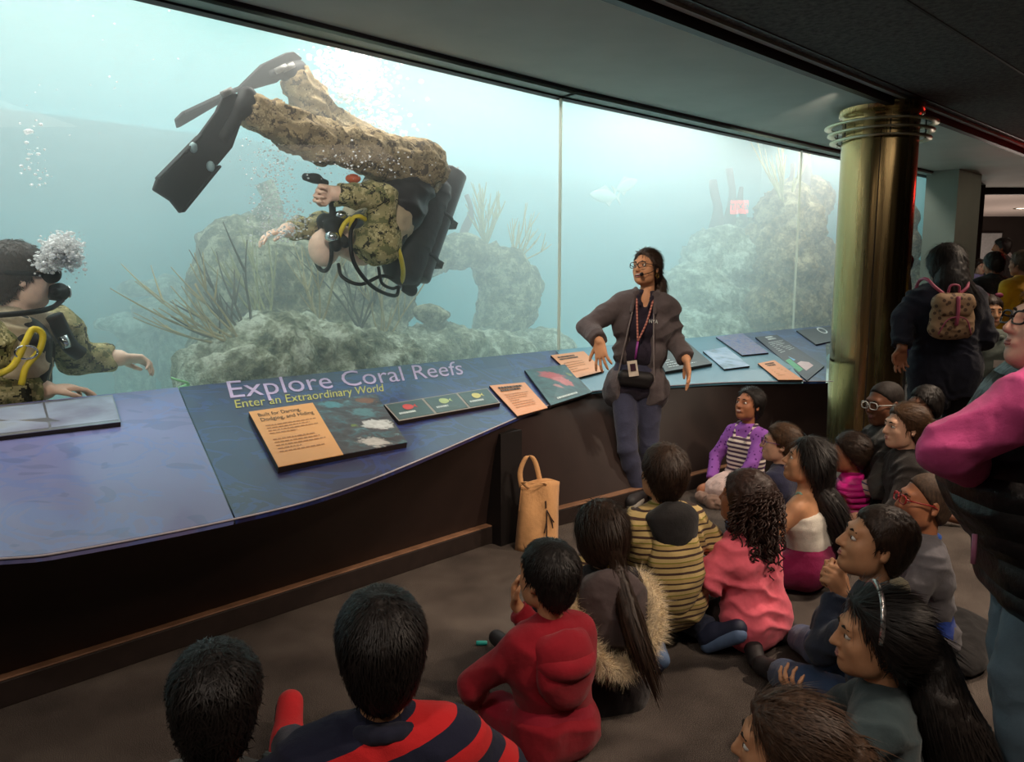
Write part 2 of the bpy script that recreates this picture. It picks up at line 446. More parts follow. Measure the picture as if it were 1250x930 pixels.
# ceilings: painted bulkhead along the window, rough ceiling over the visitors, pale ceiling of the far hall
BL = np.array([atz(x, y, ZBULK)[:2] for x, y in ((760, 0), (1000, 94), (1250, 187))])
bdir = (BL[2] - BL[0]) / np.linalg.norm(BL[2] - BL[0]); bA = BL[0] - bdir * 9; bB = BL[0] + bdir * 13.2
def off(p, d): return np.array(p) + d * np.array([-bdir[1], bdir[0]])
poly = [bA, bB, (bB[0] - 1.2, 12.4), (7.0, 12.4), GLASS[3], GLASS[2], GLASS[1], GLASS[0]]
tag(prism('ceiling', poly, ZBULK, ZBULK + 0.3, M_bulk), kind='structure')
cr = prism('ceiling', [off(bA, -0.02), (bA[0], -4), (16, -4), (16, 12.4), (bB[0] - 0.2, 12.4), off(bB, -0.02)], ZCEIL, ZCEIL + 0.25, rough_ceiling_mat()); tag(cr, kind='structure')
tag(prism('ceiling', [(7.0, 12.4), (16, 12.4), (16, 20), (7.0, 20)], 2.86, 3.1, M_hallceil), kind='structure')
tag(prism('trim_1', [(7.0, 12.3), (16, 12.3), (16, 12.4), (7.0, 12.4)], 2.70, 2.86, M_trim), kind='structure')
def strip(name, d0, d1, z0, z1, m):
    return tag(prism(name, [off(bA, d0), off(bB, d0), off(bB, d1), off(bA, d1)], z0, z1, m), kind='structure')
strip('trim_2', -0.035, 0.02, ZBULK - 0.028, ZBULK + 0.2, M_trim)
strip('trim_3', -0.10, -0.06, ZCEIL - 0.02, ZCEIL + 0.1, M_bulk)
strip('trim_4', -0.17, -0.155, ZCEIL - 0.006, ZCEIL + 0.1, M_trim)
for k in range(3):                                  # joints between the rough ceiling boards
    q = off(BL[0], -0.9 - 1.2 * k)
    tag(prism('trim_5', [q - bdir * 7, q + bdir * 12, q + bdir * 12 + (.012, -.012), q - bdir * 7 + (.012, -.012)], ZCEIL - 0.003, ZCEIL + 0.02, M_black), kind='structure')
# window head, panes, joints
def along(name, i, n0, n1, z0, z1, m, parent=None, ext=0.0):
    a, b = GLASS[i], GLASS[i + 1]; d = (b - a) / np.linalg.norm(b - a); nn = np.array([-d[1], d[0]])
    a = a - d * ext; b = b + d * ext
    return prism(name, [a + nn * n0, b + nn * n0, b + nn * n1, a + nn * n1], z0, z1, m, parent)
def glass_mat():
    n = NT('window_glass'); tr = n.n('ShaderNodeBsdfTransparent'); tr.inputs[0].default_value = (0.975, 0.99, 0.985, 1)
    gl = n.n('ShaderNodeBsdfGlossy'); gl.inputs['Roughness'].default_value = 0.0; gl.inputs[0].default_value = (0.7, 0.7, 0.7, 1)
    fr = n.n('ShaderNodeLayerWeight'); fr.inputs[0].default_value = 0.5
    sch = n.math('ADD', n.math('MULTIPLY', n.math('POWER', fr.outputs['Facing'], 5.0), 0.9), 0.02)
    mx = n.n('ShaderNodeMixShader'); n.l(sch, mx.inputs[0]); n.l(tr.outputs[0], mx.inputs[1]); n.l(gl.outputs[0], mx.inputs[2])
    n.l(mx.outputs[0], n.out.inputs[0]); return n.m
M_glass = glass_mat()
def seal_mat():
    n = NT('silicone_joint'); tl = n.n('ShaderNodeBsdfTranslucent'); df = n.n('ShaderNodeBsdfDiffuse'); mx = n.n('ShaderNodeMixShader'); mx.inputs[0].default_value = .35
    tl.inputs[0].default_value = df.inputs[0].default_value = (.9, .93, .86, 1); n.l(tl.outputs[0], mx.inputs[1]); n.l(df.outputs[0], mx.inputs[2]); n.l(mx.outputs[0], n.out.inputs[0]); return n.m
M_seal = seal_mat()
for i in range(3):
    a, b = GLASS[i], GLASS[i + 1]
    bm = bmesh.new(); q = [bm.verts.new((p[0], p[1], z)) for p, z in ((a, ZSILL - .02), (b, ZSILL - .02), (b, ZHEAD + .02), (a, ZHEAD + .02))]
    bm.faces.new(q); wob = bm_obj('window_%d' % (i + 1), bm, M_glass); tag(wob, kind='structure')
    hd = along('trim_6', i, -0.13, -0.012, ZHEAD + 0.012, ZBULK, M_head, ext=0.02); tag(hd, kind='structure')
    tag(along('trim_7', i, -0.02, 0.05, ZHEAD, ZBULK + 0.2, M_black, ext=0.02), kind='structure')
    tag(along('trim_8', i, -0.145, -0.13, ZBULK - 0.02, ZBULK + 0.01, M_black, ext=0.02), kind='structure')
for p in (GLASS[1], GLASS[2]):
    tag(prism('trim_9', [(p[0] - .012, p[1] - .006), (p[0] + .004, p[1] - .02), (p[0] + .014, p[1] + .01), (p[0] - .004, p[1] + .02)], ZSILL - .01, ZHEAD + .01, M_seal), kind='structure')
# pillar that closes the window run, walls of the hall
pc = GLASS[3]
p1_, p2_, p3_ = aty(1125, 300, 10.42)[:2], aty(1164, 300, 10.15)[:2], aty(1192, 300, 10.75)[:2]
tag(prism('wall_pillar', [p1_, p2_, p3_, p1_ + (p3_ - p2_)], 0, ZBULK, M_pillar), kind='structure')
tag(prism('wall_far', [(10.0, 18.9), (16, 18.9), (16, 19.1), (10.0, 19.1)], 0, 2.86, M_wall), kind='structure')
tag(prism('wall_right', [(15.9, -4), (16, -4), (16, 19), (15.9, 19)], 0, 2.86, M_wall), kind='structure')
tag(prism('wall_back', [(-9, -4), (16, -4), (16, -3.9), (-9, -3.9)], 0, 2.86, M_wall), kind='structure')
tag(prism('wall_left', [(-5.0, -4), (-4.9, -4), (-4.9, 0.75), (-5.0, 0.75)], 0, 2.86, M_wall), kind='structure')

hall = [(7.0, 11.95), (7.1, 11.95), (10.1, 19.0), (10.0, 19.0)]
tag(prism('wall_hall', hall, 0, 2.86, M_wall), kind='structure')
# --- tank shell and water
TB = [xy(s_, glass_n(s_) + 4.6) for s_ in (-3.6, 4.5, 15.5)]
GW = np.array([xy(*(sn(p) + np.array([0, 0.004]))) for p in GLASS])
tank_foot = [tuple(p) for p in GW] + [tuple(p) for p in TB[::-1]]
tag(prism('floor_tank', [tuple(xy(*(sn(p) + np.array([0, 0.02])))) for p in GLASS] + [tuple(p) for p in TB[::-1]], 0.0, 0.22, M_sand), kind='structure')
for i in range(2):
    a, b = np.array(TB[i]), np.array(TB[i + 1]); d = (b - a) / np.linalg.norm(b - a); nn = np.array([-d[1], d[0]])
    tag(prism('wall_tank', [a, b, b + nn * .1, a + nn * .1], 0, 6.1, M_tankwall), kind='structure')
tag(prism('wall_tank', [GW[3], GW[3] + (.08, .06), TB[2] + (.08, .06), TB[2]], 0, 6.1, M_tankwall), kind='structure')
def water_mat():
    n = NT('hazy_water')
    sc = n.n('ShaderNodeVolumeScatter'); sc.inputs['Color'].default_value = (0.94, 0.965, 0.965, 1); sc.inputs['Density'].default_value = 0.29
    sc.inputs['Anisotropy'].default_value = 0.25
    ab = n.n('ShaderNodeVolumeAbsorption'); ab.inputs['Color'].default_value = (0.0, 0.76, 0.93, 1); ab.inputs['Density'].default_value = 0.13
    ad = n.n('ShaderNodeAddShader'); n.l(sc.outputs[0], ad.inputs[0]); n.l(ab.outputs[0], ad.inputs[1]); n.l(ad.outputs[0], n.out.inputs['Volume'])
    return n.m
ZWATER = 2.98
wt = prism('water', tank_foot, 0.215, ZWATER, water_mat()); tag(wt, 'hazy pale teal water filling the aquarium tank', 'water', kind='stuff')
def surf_mat():
    n = NT('water_surface'); v = n.coord(scale=(1, 1, 1))
    b = n.bump(n.noise(v, 7, 4, 0.6, 0.6), 0.9, 0.08)
    tr = n.n('ShaderNodeBsdfTransparent'); tr.inputs[0].default_value = (0.98, 1, 1, 1)
    tl = n.n('ShaderNodeBsdfTranslucent'); tl.inputs[0].default_value = (0.95, 1, 1, 1); n.l(b, tl.inputs['Normal'])
    gl = n.n('ShaderNodeBsdfGlossy'); gl.inputs['Roughness'].default_value = 0.1; n.l(b, gl.inputs['Normal'])
    m1 = n.n('ShaderNodeMixShader'); m1.inputs[0].default_value = 0.14; n.l(tr.outputs[0], m1.inputs[1]); n.l(gl.outputs[0], m1.inputs[2])
    n.l(m1.outputs[0], n.out.inputs[0]); return n.m
_n = 70
sg = np.linspace(_g[0, 0] + .3, _g[3, 0] - .02, _n); SV = []
for s_ in sg:
    for j in range(40):
        p = xy(s_, glass_n(s_) + 0.03 + 4.5 * (j / 39)); SV.append((p[0], p[1], ZWATER + 0.03))
SV = np.array(SV); SV[:, 2] += 0.03 * fbm(SV, 1.7, 4)
SQ = [(i * 40 + j, (i + 1) * 40 + j, (i + 1) * 40 + j + 1, i * 40 + j + 1) for i in range(_n - 1) for j in range(39)]
ws = obj('water_surface', np_mesh('water_surface', SV, np.array(SQ)), surf_mat()); tag(ws, 'rippled bright water surface at the top of the tank', 'water', kind='stuff')

# --- column with ring collar
def brass_mat():
    n = NT('aged_brass'); v = n.coord(scale=(5, 5, 0.2)); f = n.noise(v, 3, 4)
    c = n.ramp(f, [(0.2, S((176, 150, 100))), (0.8, S((200, 176, 128)))])
    n.bsdf(c, n.ramp(f, [(0.3, (.16,) * 3), (0.7, (.34,) * 3)]), 1.0, 0.5); return n.m
M_brass = brass_mat(); M_ring = plain('ring_metal', S((206, 204, 178)), 0.3, 1.0, var=0.05)
CX, CY, CR = 3.03, 6.62, 0.292
colr = empty('brass_column', (CX, CY, 0), 0, 'round brass-clad column with a three-ring collar under the ceiling', 'column')
lathe('shaft', [(CR, 0.0), (CR, 2.46), (CR * 1.0, 2.70)], 64, M_brass, colr)
lathe('capital', [(CR + .004, 2.70), (CR + .004, 2.742), (CR + .03, 2.75), (CR + .03, ZBULK + .02)], 64, M_brass, colr)
for z, r in ((2.545, .385), (2.605, .405), (2.665, .43)):
    lathe('collar_ring', [(r - .055, z), (r, z), (r, z + .012), (r - .055, z + .012), (r - .055, z)], 64, M_ring, colr)
for k in range(6):
    a = k * math.pi / 3 + 0.3
    tube('collar_rod', [(.345 * math.cos(a), .345 * math.sin(a), 2.54), (.345 * math.cos(a), .345 * math.sin(a), 2.68)], .005, M_trim, colr, 6)
for a in (math.radians(247), math.radians(67)):
    box('seam_strip', (CR * math.cos(a), CR * math.sin(a), 1.3), (.006, .008, 2.6), M_trim, colr, Matrix.Rotation(a, 3, 'Z'))

# --- far hall: downlights and board
M_lamp = plain('lamp_glow', (1, .9, .75), 0.5, emit=(1, .9, .76), estr=4.0)
for px, py, dlab in ((1204, 236.5, 'small round downlight in the hall ceiling just past the dark beam'), (1199, 265, 'small round downlight in the hall ceiling above the notice board'), (1246, 254, 'small round downlight in the hall ceiling above the person in yellow')):
    P = atz(px, py, 2.86)
    dl = empty('downlight', (P[0], P[1], 2.86), 0, dlab, 'light', 'downlights in the far hall ceiling')
    lathe('rim', [(.10, -.004), (.14, -.004), (.14, -.012), (.10, -.012), (.10, -.004)], 24, M_ring, dl)
    lathe('lens', [(0.0, -.006), (.10, -.006)], 24, M_lamp, dl)
    pl = bpy.data.lights.new('downlight_glow', 'POINT'); pl.energy = 70; pl.color = (1, .80, .68); pl.shadow_soft_size = .3  # unseen point light added in mid-air to brighten the hall ceiling from below
    po = bpy.data.objects.new('downlight_glow', pl); COL.objects.link(po); po.location = (P[0], P[1], 1.0)
wb = empty('notice_board', tuple(aty(1204, 322, 18.85)), 0, 'pale grey notice board on the dark far wall of the hall', 'board')
box('board', (0, 0, .36), (.62, .03, .72), plain('board_grey', S((170, 172, 172)), .6), wb)
box('frame', (0, .012, .36), (.68, .02, .78), M_trim, wb)
# exit sign hung in the visitors' hall; the tank window mirrors it
es = empty('exit_sign', (6.15, 8.33, 2.32), math.radians(-80), 'lit red exit sign hung from the ceiling, mirrored in the tank window', 'sign')
box('sign_case', (0, 0, .12), (.25, .05, .19), plain('sign_red', S((200, 30, 28)), .5, emit=(1.0, .05, .04), estr=16.0), es)
tube('hanger', [(0, 0, .2), (0, 0, .52)], .01, M_trim, es, 6)
M_exit = plain('exit_ink', S((250, 225, 215)), .5, emit=(1.0, .75, .7), estr=2.0)
cu = bpy.data.curves.new('exit_lettering', 'FONT'); cu.body = 'EXIT'; cu.size = .12; cu.align_x = 'CENTER'; cu.align_y = 'CENTER'; cu.extrude = .002
to = bpy.data.objects.new('exit_lettering', cu); COL.objects.link(to); bpy.context.view_layer.update()
me = bpy.data.meshes.new_from_object(to.evaluated_get(bpy.context.evaluated_depsgraph_get())); bpy.data.objects.remove(to)
lt = obj('exit_lettering', me, plain('exit_dark', S((90, 8, 8)), .5), es); lt.location = (0, -.028, .12); lt.rotation_euler = (math.pi / 2, 0, 0)

# ================================================================== EXHIBIT COUNTER
def top_mat(name, stops, pattern, pcol, rough=0.28):
    n = NT(name); v = n.coord()
    base = n.ramp(n.noise(v, 0.9, 3, 0.5, 0.4), stops)
    if pattern:
        wv = n.coord(scale=(1, 1, 1)); d = n.noise(wv, 2.2, 3, 0.55, 2.2)
        f = n.ramp(d, [(0.50, (0, 0, 0)), (0.515, (1, 1, 1)), (0.57, (1, 1, 1)), (0.585, (0, 0, 0))])
        d2 = n.noise(n.coord(loc=(3, 1, 0)), 3.1, 2, 0.5, 1.6)
        f2 = n.ramp(d2, [(0.58, (0, 0, 0)), (0.6, (1, 1, 1))])
        base = n.mix(n.math('MULTIPLY', f, 0.5), base, pcol); base = n.mix(n.math('MULTIPLY', f2, 0.35), base, tuple(c * 0.5 for c in pcol))
    n.bsdf(base, rough, 0, 0.5, coat=0.15); return n.m
MT1 = top_mat('print_pale_kelp', [(0.3, S((118, 112, 158))), (0.7, S((132, 136, 188)))], True, S((104, 128, 196)))  # kelp print with the lavender wash of reflected light put into its base colour
MT2 = top_mat('print_navy_kelp', [(0.3, S((44, 42, 78))), (0.7, S((54, 58, 102)))], True, S((50, 74, 150)))
MT3 = top_mat('print_lagoon', [(0.3, S((84, 134, 158))), (0.7, S((104, 152, 172)))], False, S((110, 150, 200)))
MT4 = top_mat('print_deep_sea', [(0.3, S((34, 48, 84))), (0.7, S((44, 68, 116)))], True, S((60, 110, 170)))
M_edge = plain('counter_edge', S((196, 190, 200)), 0.4)
ctr = empty('exhibit_counter', (0.07, 4.33, 0), 0, 'long curved exhibit counter with a sloping printed top below the tank window', 'counter')
off0 = np.array([0.07, 4.33, 0.0])
def top_section(m, s0, s1, n=26):
    """one printed top board between two joints (s0, s1 give the joint's front and back station)"""
    V = []
    for i in range(n + 1):
        t = i / n
        sf = s0[0] + (s1[0] - s0[0]) * t; sb = s0[1] + (s1[1] - s0[1]) * t
        for v in (0, .25, .5, .75, 1):
            s_ = sf + (sb - sf) * v; p = xy(s_, front_n(s_) + (glass_n(s_) - 0.003 - front_n(s_)) * v); z = ZFRONT + (ZSILL - ZFRONT) * v
            V.append((p[0], p[1], z)); 
    V = np.array(V); L = V.copy(); L[:, 2] -= 0.022; W = 5; Q = []; o = len(V)
    for i in range(n):
        for j in range(W - 1):
            q = [i * W + j, (i + 1) * W + j, (i + 1) * W + j + 1, i * W + j + 1]; Q.append(q); Q.append([k + o for k in q[::-1]])
        Q.append([i * W + o, (i + 1) * W + o, (i + 1) * W, i * W]); Q.append([i * W + 4, (i + 1) * W + 4, (i + 1) * W + 4 + o, i * W + 4 + o])
    for i in (0, n):
        for j in range(W - 1): Q.append([i * W + j, i * W + j + 1, i * W + j + 1 + o, i * W + j + o])
    ob = obj('top_board', np_mesh('top_board', np.vstack([V, L]) - off0, np.array(Q), False), m, ctr); return ob
st = lambda fp, bp: (float(sn(on_top(*fp)[:2])[0]), float(sn(on_top(*bp)[:2])[0]))
j0 = (float(_f[0, 0]) + .02, float(_f[0, 0]) + .02); j1 = st((285, 631), (222, 475)); j2 = st((712, 479), (686, 431)); j3 = st((985, 466), (905, 407)); j4 = st((1015, 466), (1019, 398.5))
gap = 0.003
for m, a, b in ((MT1, j0, j1), (MT2, j1, j2), (MT3, j2, j3), (MT4, j3, j4)):
    top_section(m, (a[0] + gap, a[1] + gap), (b[0] - gap, b[1] - gap))
# pale front edge strip
pe = []
for k in range(0, 80):
    s_ = _f[k, 0]; p = xy(s_, front_n(s_) - 0.002); pe.append((p[0], p[1], ZFRONT - 0.004))
tube('edge_strip', np.array(pe) - off0, 0.0035, M_edge, ctr, 6)
# plinth along the floor, and the fascia that leans back from the top edge to it
PL = sn(np.array([atz(x, y, 0)[:2] for x, y in ((-300, 968), (0, 866), (320, 758), (598, 664), (740, 627), (880, 588), (1015, 560))]))
def plinth_n(s): return float(np.interp(s, PL[:, 0], PL[:, 1]))
V = []; Q = []; ns = 60; ss = np.linspace(_f[0, 0] + .03, _f[-1, 0] - .02, ns)
for s_ in ss:
    w_ = max(0.0, (s_ - ss[0]) / (ss[-1] - ss[0]) * 4 - 3); sb_ = s_ + (PL[-1, 0] - ss[-1]) * w_ * w_ * (3 - 2 * w_)
    a = xy(s_, front_n(s_) + 0.012); b = xy(sb_, plinth_n(sb_) + 0.05)
    for t in np.linspace(0, 1, 6):
        p = a + (b - a) * (t ** 0.7); V.append((p[0], p[1], (ZFRONT - 0.02) * (1 - t) + 0.09 * t))
for i in range(ns - 1):
    for j in range(5): Q.append([i * 6 + j, i * 6 + j + 1, (i + 1) * 6 + j + 1, (i + 1) * 6 + j])
obj('fascia', np_mesh('fascia', np.array(V) - off0, np.array(Q)), M_fascia, ctr)
def run(name, s0, s1, d0, d1, z0, z1, m, n=30):
    a = [xy(s_, plinth_n(s_) + d0) for s_ in np.linspace(s0, s1, n)]; b = [xy(s_, plinth_n(s_) + d1) for s_ in np.linspace(s1, s0, n)]
    return prism(name, [tuple(np.array(p) - off0[:2]) for p in a + b], z0, z1, m, ctr, bevel=0.004)
M_kick = plain('kick_board', S((40, 30, 27)), 0.6, var=0.2)
run('kick_board', _f[0, 0] + .03, PL[-1, 0], 0.0, 0.42, 0.0, 0.095, M_kick)
run('ledge_strip', _f[0, 0] + .03, PL[-1, 0], 0.002, 0.42, 0.095, 0.103, M_plinth)
b0 = sn(atz(618, 664, 0)[:2])
box('support_block', tuple(np.r_[xy(b0[0] + .03, b0[1] + .14), 0.31] - off0), (0.16, 0.3, 0.62), M_black, ctr, Matrix.Rotation(math.radians(45), 3, 'Z'))
P = on_top(592, 545); hq = xy(sn(atz(592, 541, .52)[:2])[0], front_n(sn(atz(592, 541, .52)[:2])[0]) + .02)
hb = bmesh.new()
add_box(hb, tuple(np.r_[hq, .50] - off0), (.16, .008, .006), Matrix.Rotation(math.radians(58), 3, 'Z'))
bm_obj('access_hatch_trim', hb, M_plinth, ctr)

# --- print and raised panels
def bil(c, u, v):                                   # c: TL, TR, BR, BL points; u right, v down
    c = [np.array(p) for p in c]; return (c[0] * (1 - u) + c[1] * u) * (1 - v) + (c[3] * (1 - u) + c[2] * u) * v
def quad_n(c):
    n_ = np.cross(np.array(c[1]) - np.array(c[3]), np.array(c[0]) - np.array(c[2])); n_ /= np.linalg.norm(n_); return n_ if n_[2] > 0 else -n_
def slab(name, c, th, m, parent=None, lift=0.0, org=(0, 0, 0)):
    n_ = quad_n(c); top = [np.array(p) + n_ * (th + lift) - np.array(org) for p in c]; bot = [np.array(p) + n_ * lift - np.array(org) for p in c]
    bm = bmesh.new(); a = [bm.verts.new(p) for p in top]; b = [bm.verts.new(p) for p in bot]
    bm.faces.new(a); bm.faces.new(b[::-1])
    for i in range(4): bm.faces.new((a[i], b[i], b[(i + 1) % 4], a[(i + 1) % 4]))
    return bm_obj(name, bm, m, parent)
def sub(c, u0, v0, u1, v1): return [bil(c, u0, v0), bil(c, u1, v0), bil(c, u1, v1), bil(c, u0, v1)]
def print_text(name, txt, c, lift, m, parent, org=(0, 0, 0)):
    """lettering filling the quad c, following the board"""
    cu = bpy.data.curves.new('lettering', 'FONT'); cu.body = txt; cu.resolution_u = 3
    to = bpy.data.objects.new('lettering', cu); COL.objects.link(to); dg = bpy.context.evaluated_depsgraph_get(); dg.update()
    me = bpy.data.meshes.new_from_object(to.evaluated_get(dg)); bpy.data.objects.remove(to); bpy.data.curves.remove(cu)
    n = len(me.vertices); co = np.zeros(n * 3); me.vertices.foreach_get('co', co); co = co.reshape(-1, 3)
    lo, hi = co.min(0), co.max(0); n_ = quad_n(c); out = np.zeros((n, 3))
    for i in range(n):
        out[i] = bil(c, (co[i, 0] - lo[0]) / (hi[0] - lo[0]), 1 - (co[i, 1] - lo[1]) / (hi[1] - lo[1])) + n_ * lift - np.array(org)
    me.vertices.foreach_set('co', out.ravel()); me.update(); me.name = name
    return obj(name, me, m, parent)
def board_text(name, txt, px, lift, m):
    c = []
    for q in px:
        s_, n_ = sn(on_top(*q)[:2]); a, b = front_n(s_), glass_n(s_); c.append((s_, (n_ - a) / (b - a), 0))
    o = print_text(name, txt, c, 0.0, m, ctr)
    for v in o.data.vertices:
        s_, t = v.co.x, v.co.y; a, b = front_n(s_), glass_n(s_); p = xy(s_, a + (b - a) * t)
        v.co = Vector((p[0], p[1], ZFRONT + (ZSILL - ZFRONT) * t + lift)) - Vector(off0)
def text_lines(name, c, rows, m, parent, org=(0, 0, 0), lift=0.001, seed=1, hgt=0.3):
    """a block of fine print, too small to read in the photograph"""
    rd = random.Random(seed); n_ = quad_n(c); V = []; Q = []
    for r in range(rows):
        v0 = r / rows; v1 = v0 + hgt / rows; u = 0.0; end = rd.uniform(.72, 1.0) if r % 4 != 3 else rd.uniform(.3, .6)
        while u < end:
            w_ = rd.uniform(.03, .10); q = sub(c, u, v0, min(u + w_, end), v1); b = len(V)
            V += [p + n_ * lift - np.array(org) for p in q]; Q.append([b, b + 3, b + 2, b + 1]); u += w_ + .018
    return tag(obj(name, np_mesh(name, np.array(V), np.array(Q), False), m, parent), kind='stuff')
def image_mat(name, stops, scale=8, dist=1.5, seed=0.0):
    n = NT(name); v = n.coord(loc=(seed, seed * .7, 0))
    f = n.noise(v, scale, 5, 0.6, dist); g = n.voro(v, scale * 2.2)
    f = n.math('ADD', n.math('MULTIPLY', f, 0.8), n.math('MULTIPLY', g, 0.25))
    n.bsdf(n.ramp(f, stops), 0.3, 0, 0.5); return n.m
def blob_mat(name, stops, blobs, scale=9, seed=0.0):
    """a printed photograph: mottled ground with soft-edged patches (position, radius, colour)"""
    n = NT(name); v = n.coord(loc=(seed, seed * .7, 0)); o = n.coord(); f = n.noise(v, scale, 5, 0.65, .8); col = n.ramp(f, stops); w_ = n.noise(v, scale * 2.5, 4, .6, .5)
    for p, r, c in blobs:
        d = n.n('ShaderNodeVectorMath', operation='DISTANCE'); n.l(o, d.inputs[0]); d.inputs[1].default_value = tuple(p)
        q = n.math('ADD', n.math('DIVIDE', d.outputs['Value'], r), n.math('MULTIPLY', n.math('SUBTRACT', w_, .5), 1.6)); k = n.ramp(q, [(.75, (1, 1, 1)), (1.0, (0, 0, 0))])
        col = n.mix(k, col, n.mix(w_, tuple(x * .55 for x in c), tuple(min(1, x * 1.4) for x in c)))
    n.bsdf(col, .3, 0, .5); return n.m
M_orange = plain('panel_orange', S((236, 172, 104)), 0.45, var=0.04, nscale=4)
M_orange2 = plain('panel_apricot', S((226, 158, 110)), 0.45, var=0.04, nscale=4)
M_ink = plain('ink_dark', S((60, 50, 40)), 0.6); M_inkf = plain('ink_fine', S((182, 128, 80)), 0.6)
M_lilac = plain('title_lilac', S((214, 190, 226)), 0.4); M_yel = plain('subtitle_yellow', S((206, 198, 96)), 0.4)
M_white = plain('ink_white', S((205, 214, 212)), 0.5)
M_side = plain('panel_side', S((34, 26, 22)), 0.5)
Tq = lambda *p: [on_top(*q) for q in p]
# title and subtitle are printed on the top
board_text('title_lettering', 'Explore Coral Reefs', ((276, 466), (563, 441), (568, 463), (284, 494)), 0.003, M_lilac)
board_text('subtitle_lettering', 'Enter an Extraordinary World', ((286, 489), (467, 469), (469, 481), (289, 502)), 0.003, M_yel)
def panel(px, th, label, name='info_panel', group=None):
    c = [on_top(*q, lift=th + .004) - np.array([0, 0, th + .004]) for q in px]; b = np.array(c).mean(0); e = empty(name, tuple(b), 0, label, 'panel', group); 
    slab('base', c, th, M_side, e, 0.0, b); return c, b, e
# 1: the large darting panel
c, b, e = panel(((303, 502), (458, 480), (496, 539), (339, 569)), 0.024, 'raised orange and photo panel headed Built for Darting, Dodging, and Hiding')
o1 = sub(c, .0, .0, .465, 1); slab('text_face', o1, .003, M_orange, e, .024, b)
slab('photo_face', sub(c, .465, 0, 1, 1), .003, blob_mat('reef_photo_dark', [(0.3, S((34, 32, 36))), (0.5, S((78, 70, 74))), (0.62, S((70, 104, 112))), (0.75, S((126, 150, 154)))], [(bil(c, .60, .1) - b, .07, S((84, 140, 150))), (bil(c, .88, .12) - b, .065, S((130, 84, 60))), (bil(c, .80, .35) - b, .08, S((90, 130, 136))), (bil(c, .86, .62) - b, .085, S((212, 216, 214))), (bil(c, .74, .90) - b, .075, S((200, 196, 190))), (bil(c, .95, .85) - b, .03, S((150, 190, 196))), (bil(c, .67, .58) - b, .035, S((120, 140, 60)))], 12), e, .024, b)
print_text('heading_lettering', 'Built for Darting,', sub(o1, .1, .07, .75, .16), .0285, M_ink, e, b); print_text('heading_lettering', 'Dodging, and Hiding', sub(o1, .1, .17, .92, .26), .0285, M_ink, e, b)
text_lines('fine_print', sub(o1, .12, .32, .92, .52), 4, M_inkf, e, b, .0285, 2); text_lines('fine_print', sub(o1, .12, .58, .94, .84), 5, M_inkf, e, b, .0285, 3)
# 2: three fish cards in one frame
c, b, e = panel(((468, 493), (594, 473), (610, 491), (486, 513)), 0.02, 'long raised strip of three fish pictures in a thin pale frame')
slab('frame', sub(c, 0, 0, 1, 1), .002, plain('frame_pale', S((150, 140, 130)), .4), e, .02, b)
FISHC = [S((196, 60, 56)), S((170, 190, 130)), S((206, 200, 120))]
def fish_outline():
    t = np.linspace(0, 2 * math.pi, 28, endpoint=False); x = np.cos(t); y = 0.5 * np.sin(t) * (1 - 0.25 * np.cos(t)); x = np.where(x > .8, .8 + (x - .8) * .3, x)
    P = [(a * .36 + .45, .5 - b * .7) for a, b in zip(x, y)]; return P, [(.76, .5), (1.0, .25), (.94, .5), (1.0, .75)]
for k in range(3):
    q = sub(c, .012 + k * .333, .05, .322 + k * .333, .95)
    slab('card', q, .001, plain('card_teal', S((62, 84, 84)), .35, var=.1), e, .0225, b); n_ = quad_n(c)
    for poly in fish_outline():
        bm = bmesh.new(); vv = [bm.verts.new(bil(sub(q, .3, .1, .72, .6), u, v) + n_ * .0245 - b) for u, v in poly]; bm.faces.new(vv)
        bm_obj('fish_print', bm, plain('fish_ink_%d' % k, FISHC[k], .5), e)
    text_lines('caption', sub(q, .12, .62, .6, .74), 1, M_white, e, b, .0242, k, .9); text_lines('fine_print', sub(q, .12, .78, .8, .94), 2, plain('ink_grey', S((110, 128, 126)), .6), e, b, .0242, k + 9)
# 3: flat apricot text card and frogfish picture
c, b, e = panel(((597, 470), (640, 466), (668, 497), (631, 507)), 0.012, 'apricot text card lying flat next to the red fish picture')
slab('text_face', c, .002, M_orange2, e, .012, b)
text_lines('heading_print', sub(c, .15, .10, .9, .28), 2, M_ink, e, b, .0175, 5, .7); text_lines('fine_print', sub(c, .15, .36, .9, .85), 7, M_inkf, e, b, .0175, 6)
c, b, e = panel(((640, 451), (690, 444), (722, 478), (672, 494)), 0.012, 'dark picture card of a red fish among weed')
slab('photo_face', c, .002, blob_mat('red_fish_photo', [(0.35, S((20, 36, 42))), (0.6, S((44, 80, 82))), (0.75, S((90, 120, 110)))], [(bil(c, .45, .30) - b, .10, S((176, 56, 62))), (bil(c, .60, .52) - b, .085, S((196, 96, 96))), (bil(c, .40, .62) - b, .04, S((190, 120, 116))), (bil(c, .85, .35) - b, .03, S((130, 140, 60)))], 9, 2.0), e, .012, b)
text_lines('caption', sub(c, .2, .88, .8, .93), 1, M_white, e, b, .0175, 7, .9)
c, b, e = panel(((672, 433), (712, 428), (737, 452), (702, 461)), 0.012, 'apricot text card beside the standing guide')
slab('text_face', c, .002, M_orange2, e, .012, b); text_lines('heading_print', sub(c, .1, .12, .75, .3), 2, M_ink, e, b, .0175, 8, .6); text_lines('fine_print', sub(c, .1, .4, .8, .85), 5, M_inkf, e, b, .0175, 9)
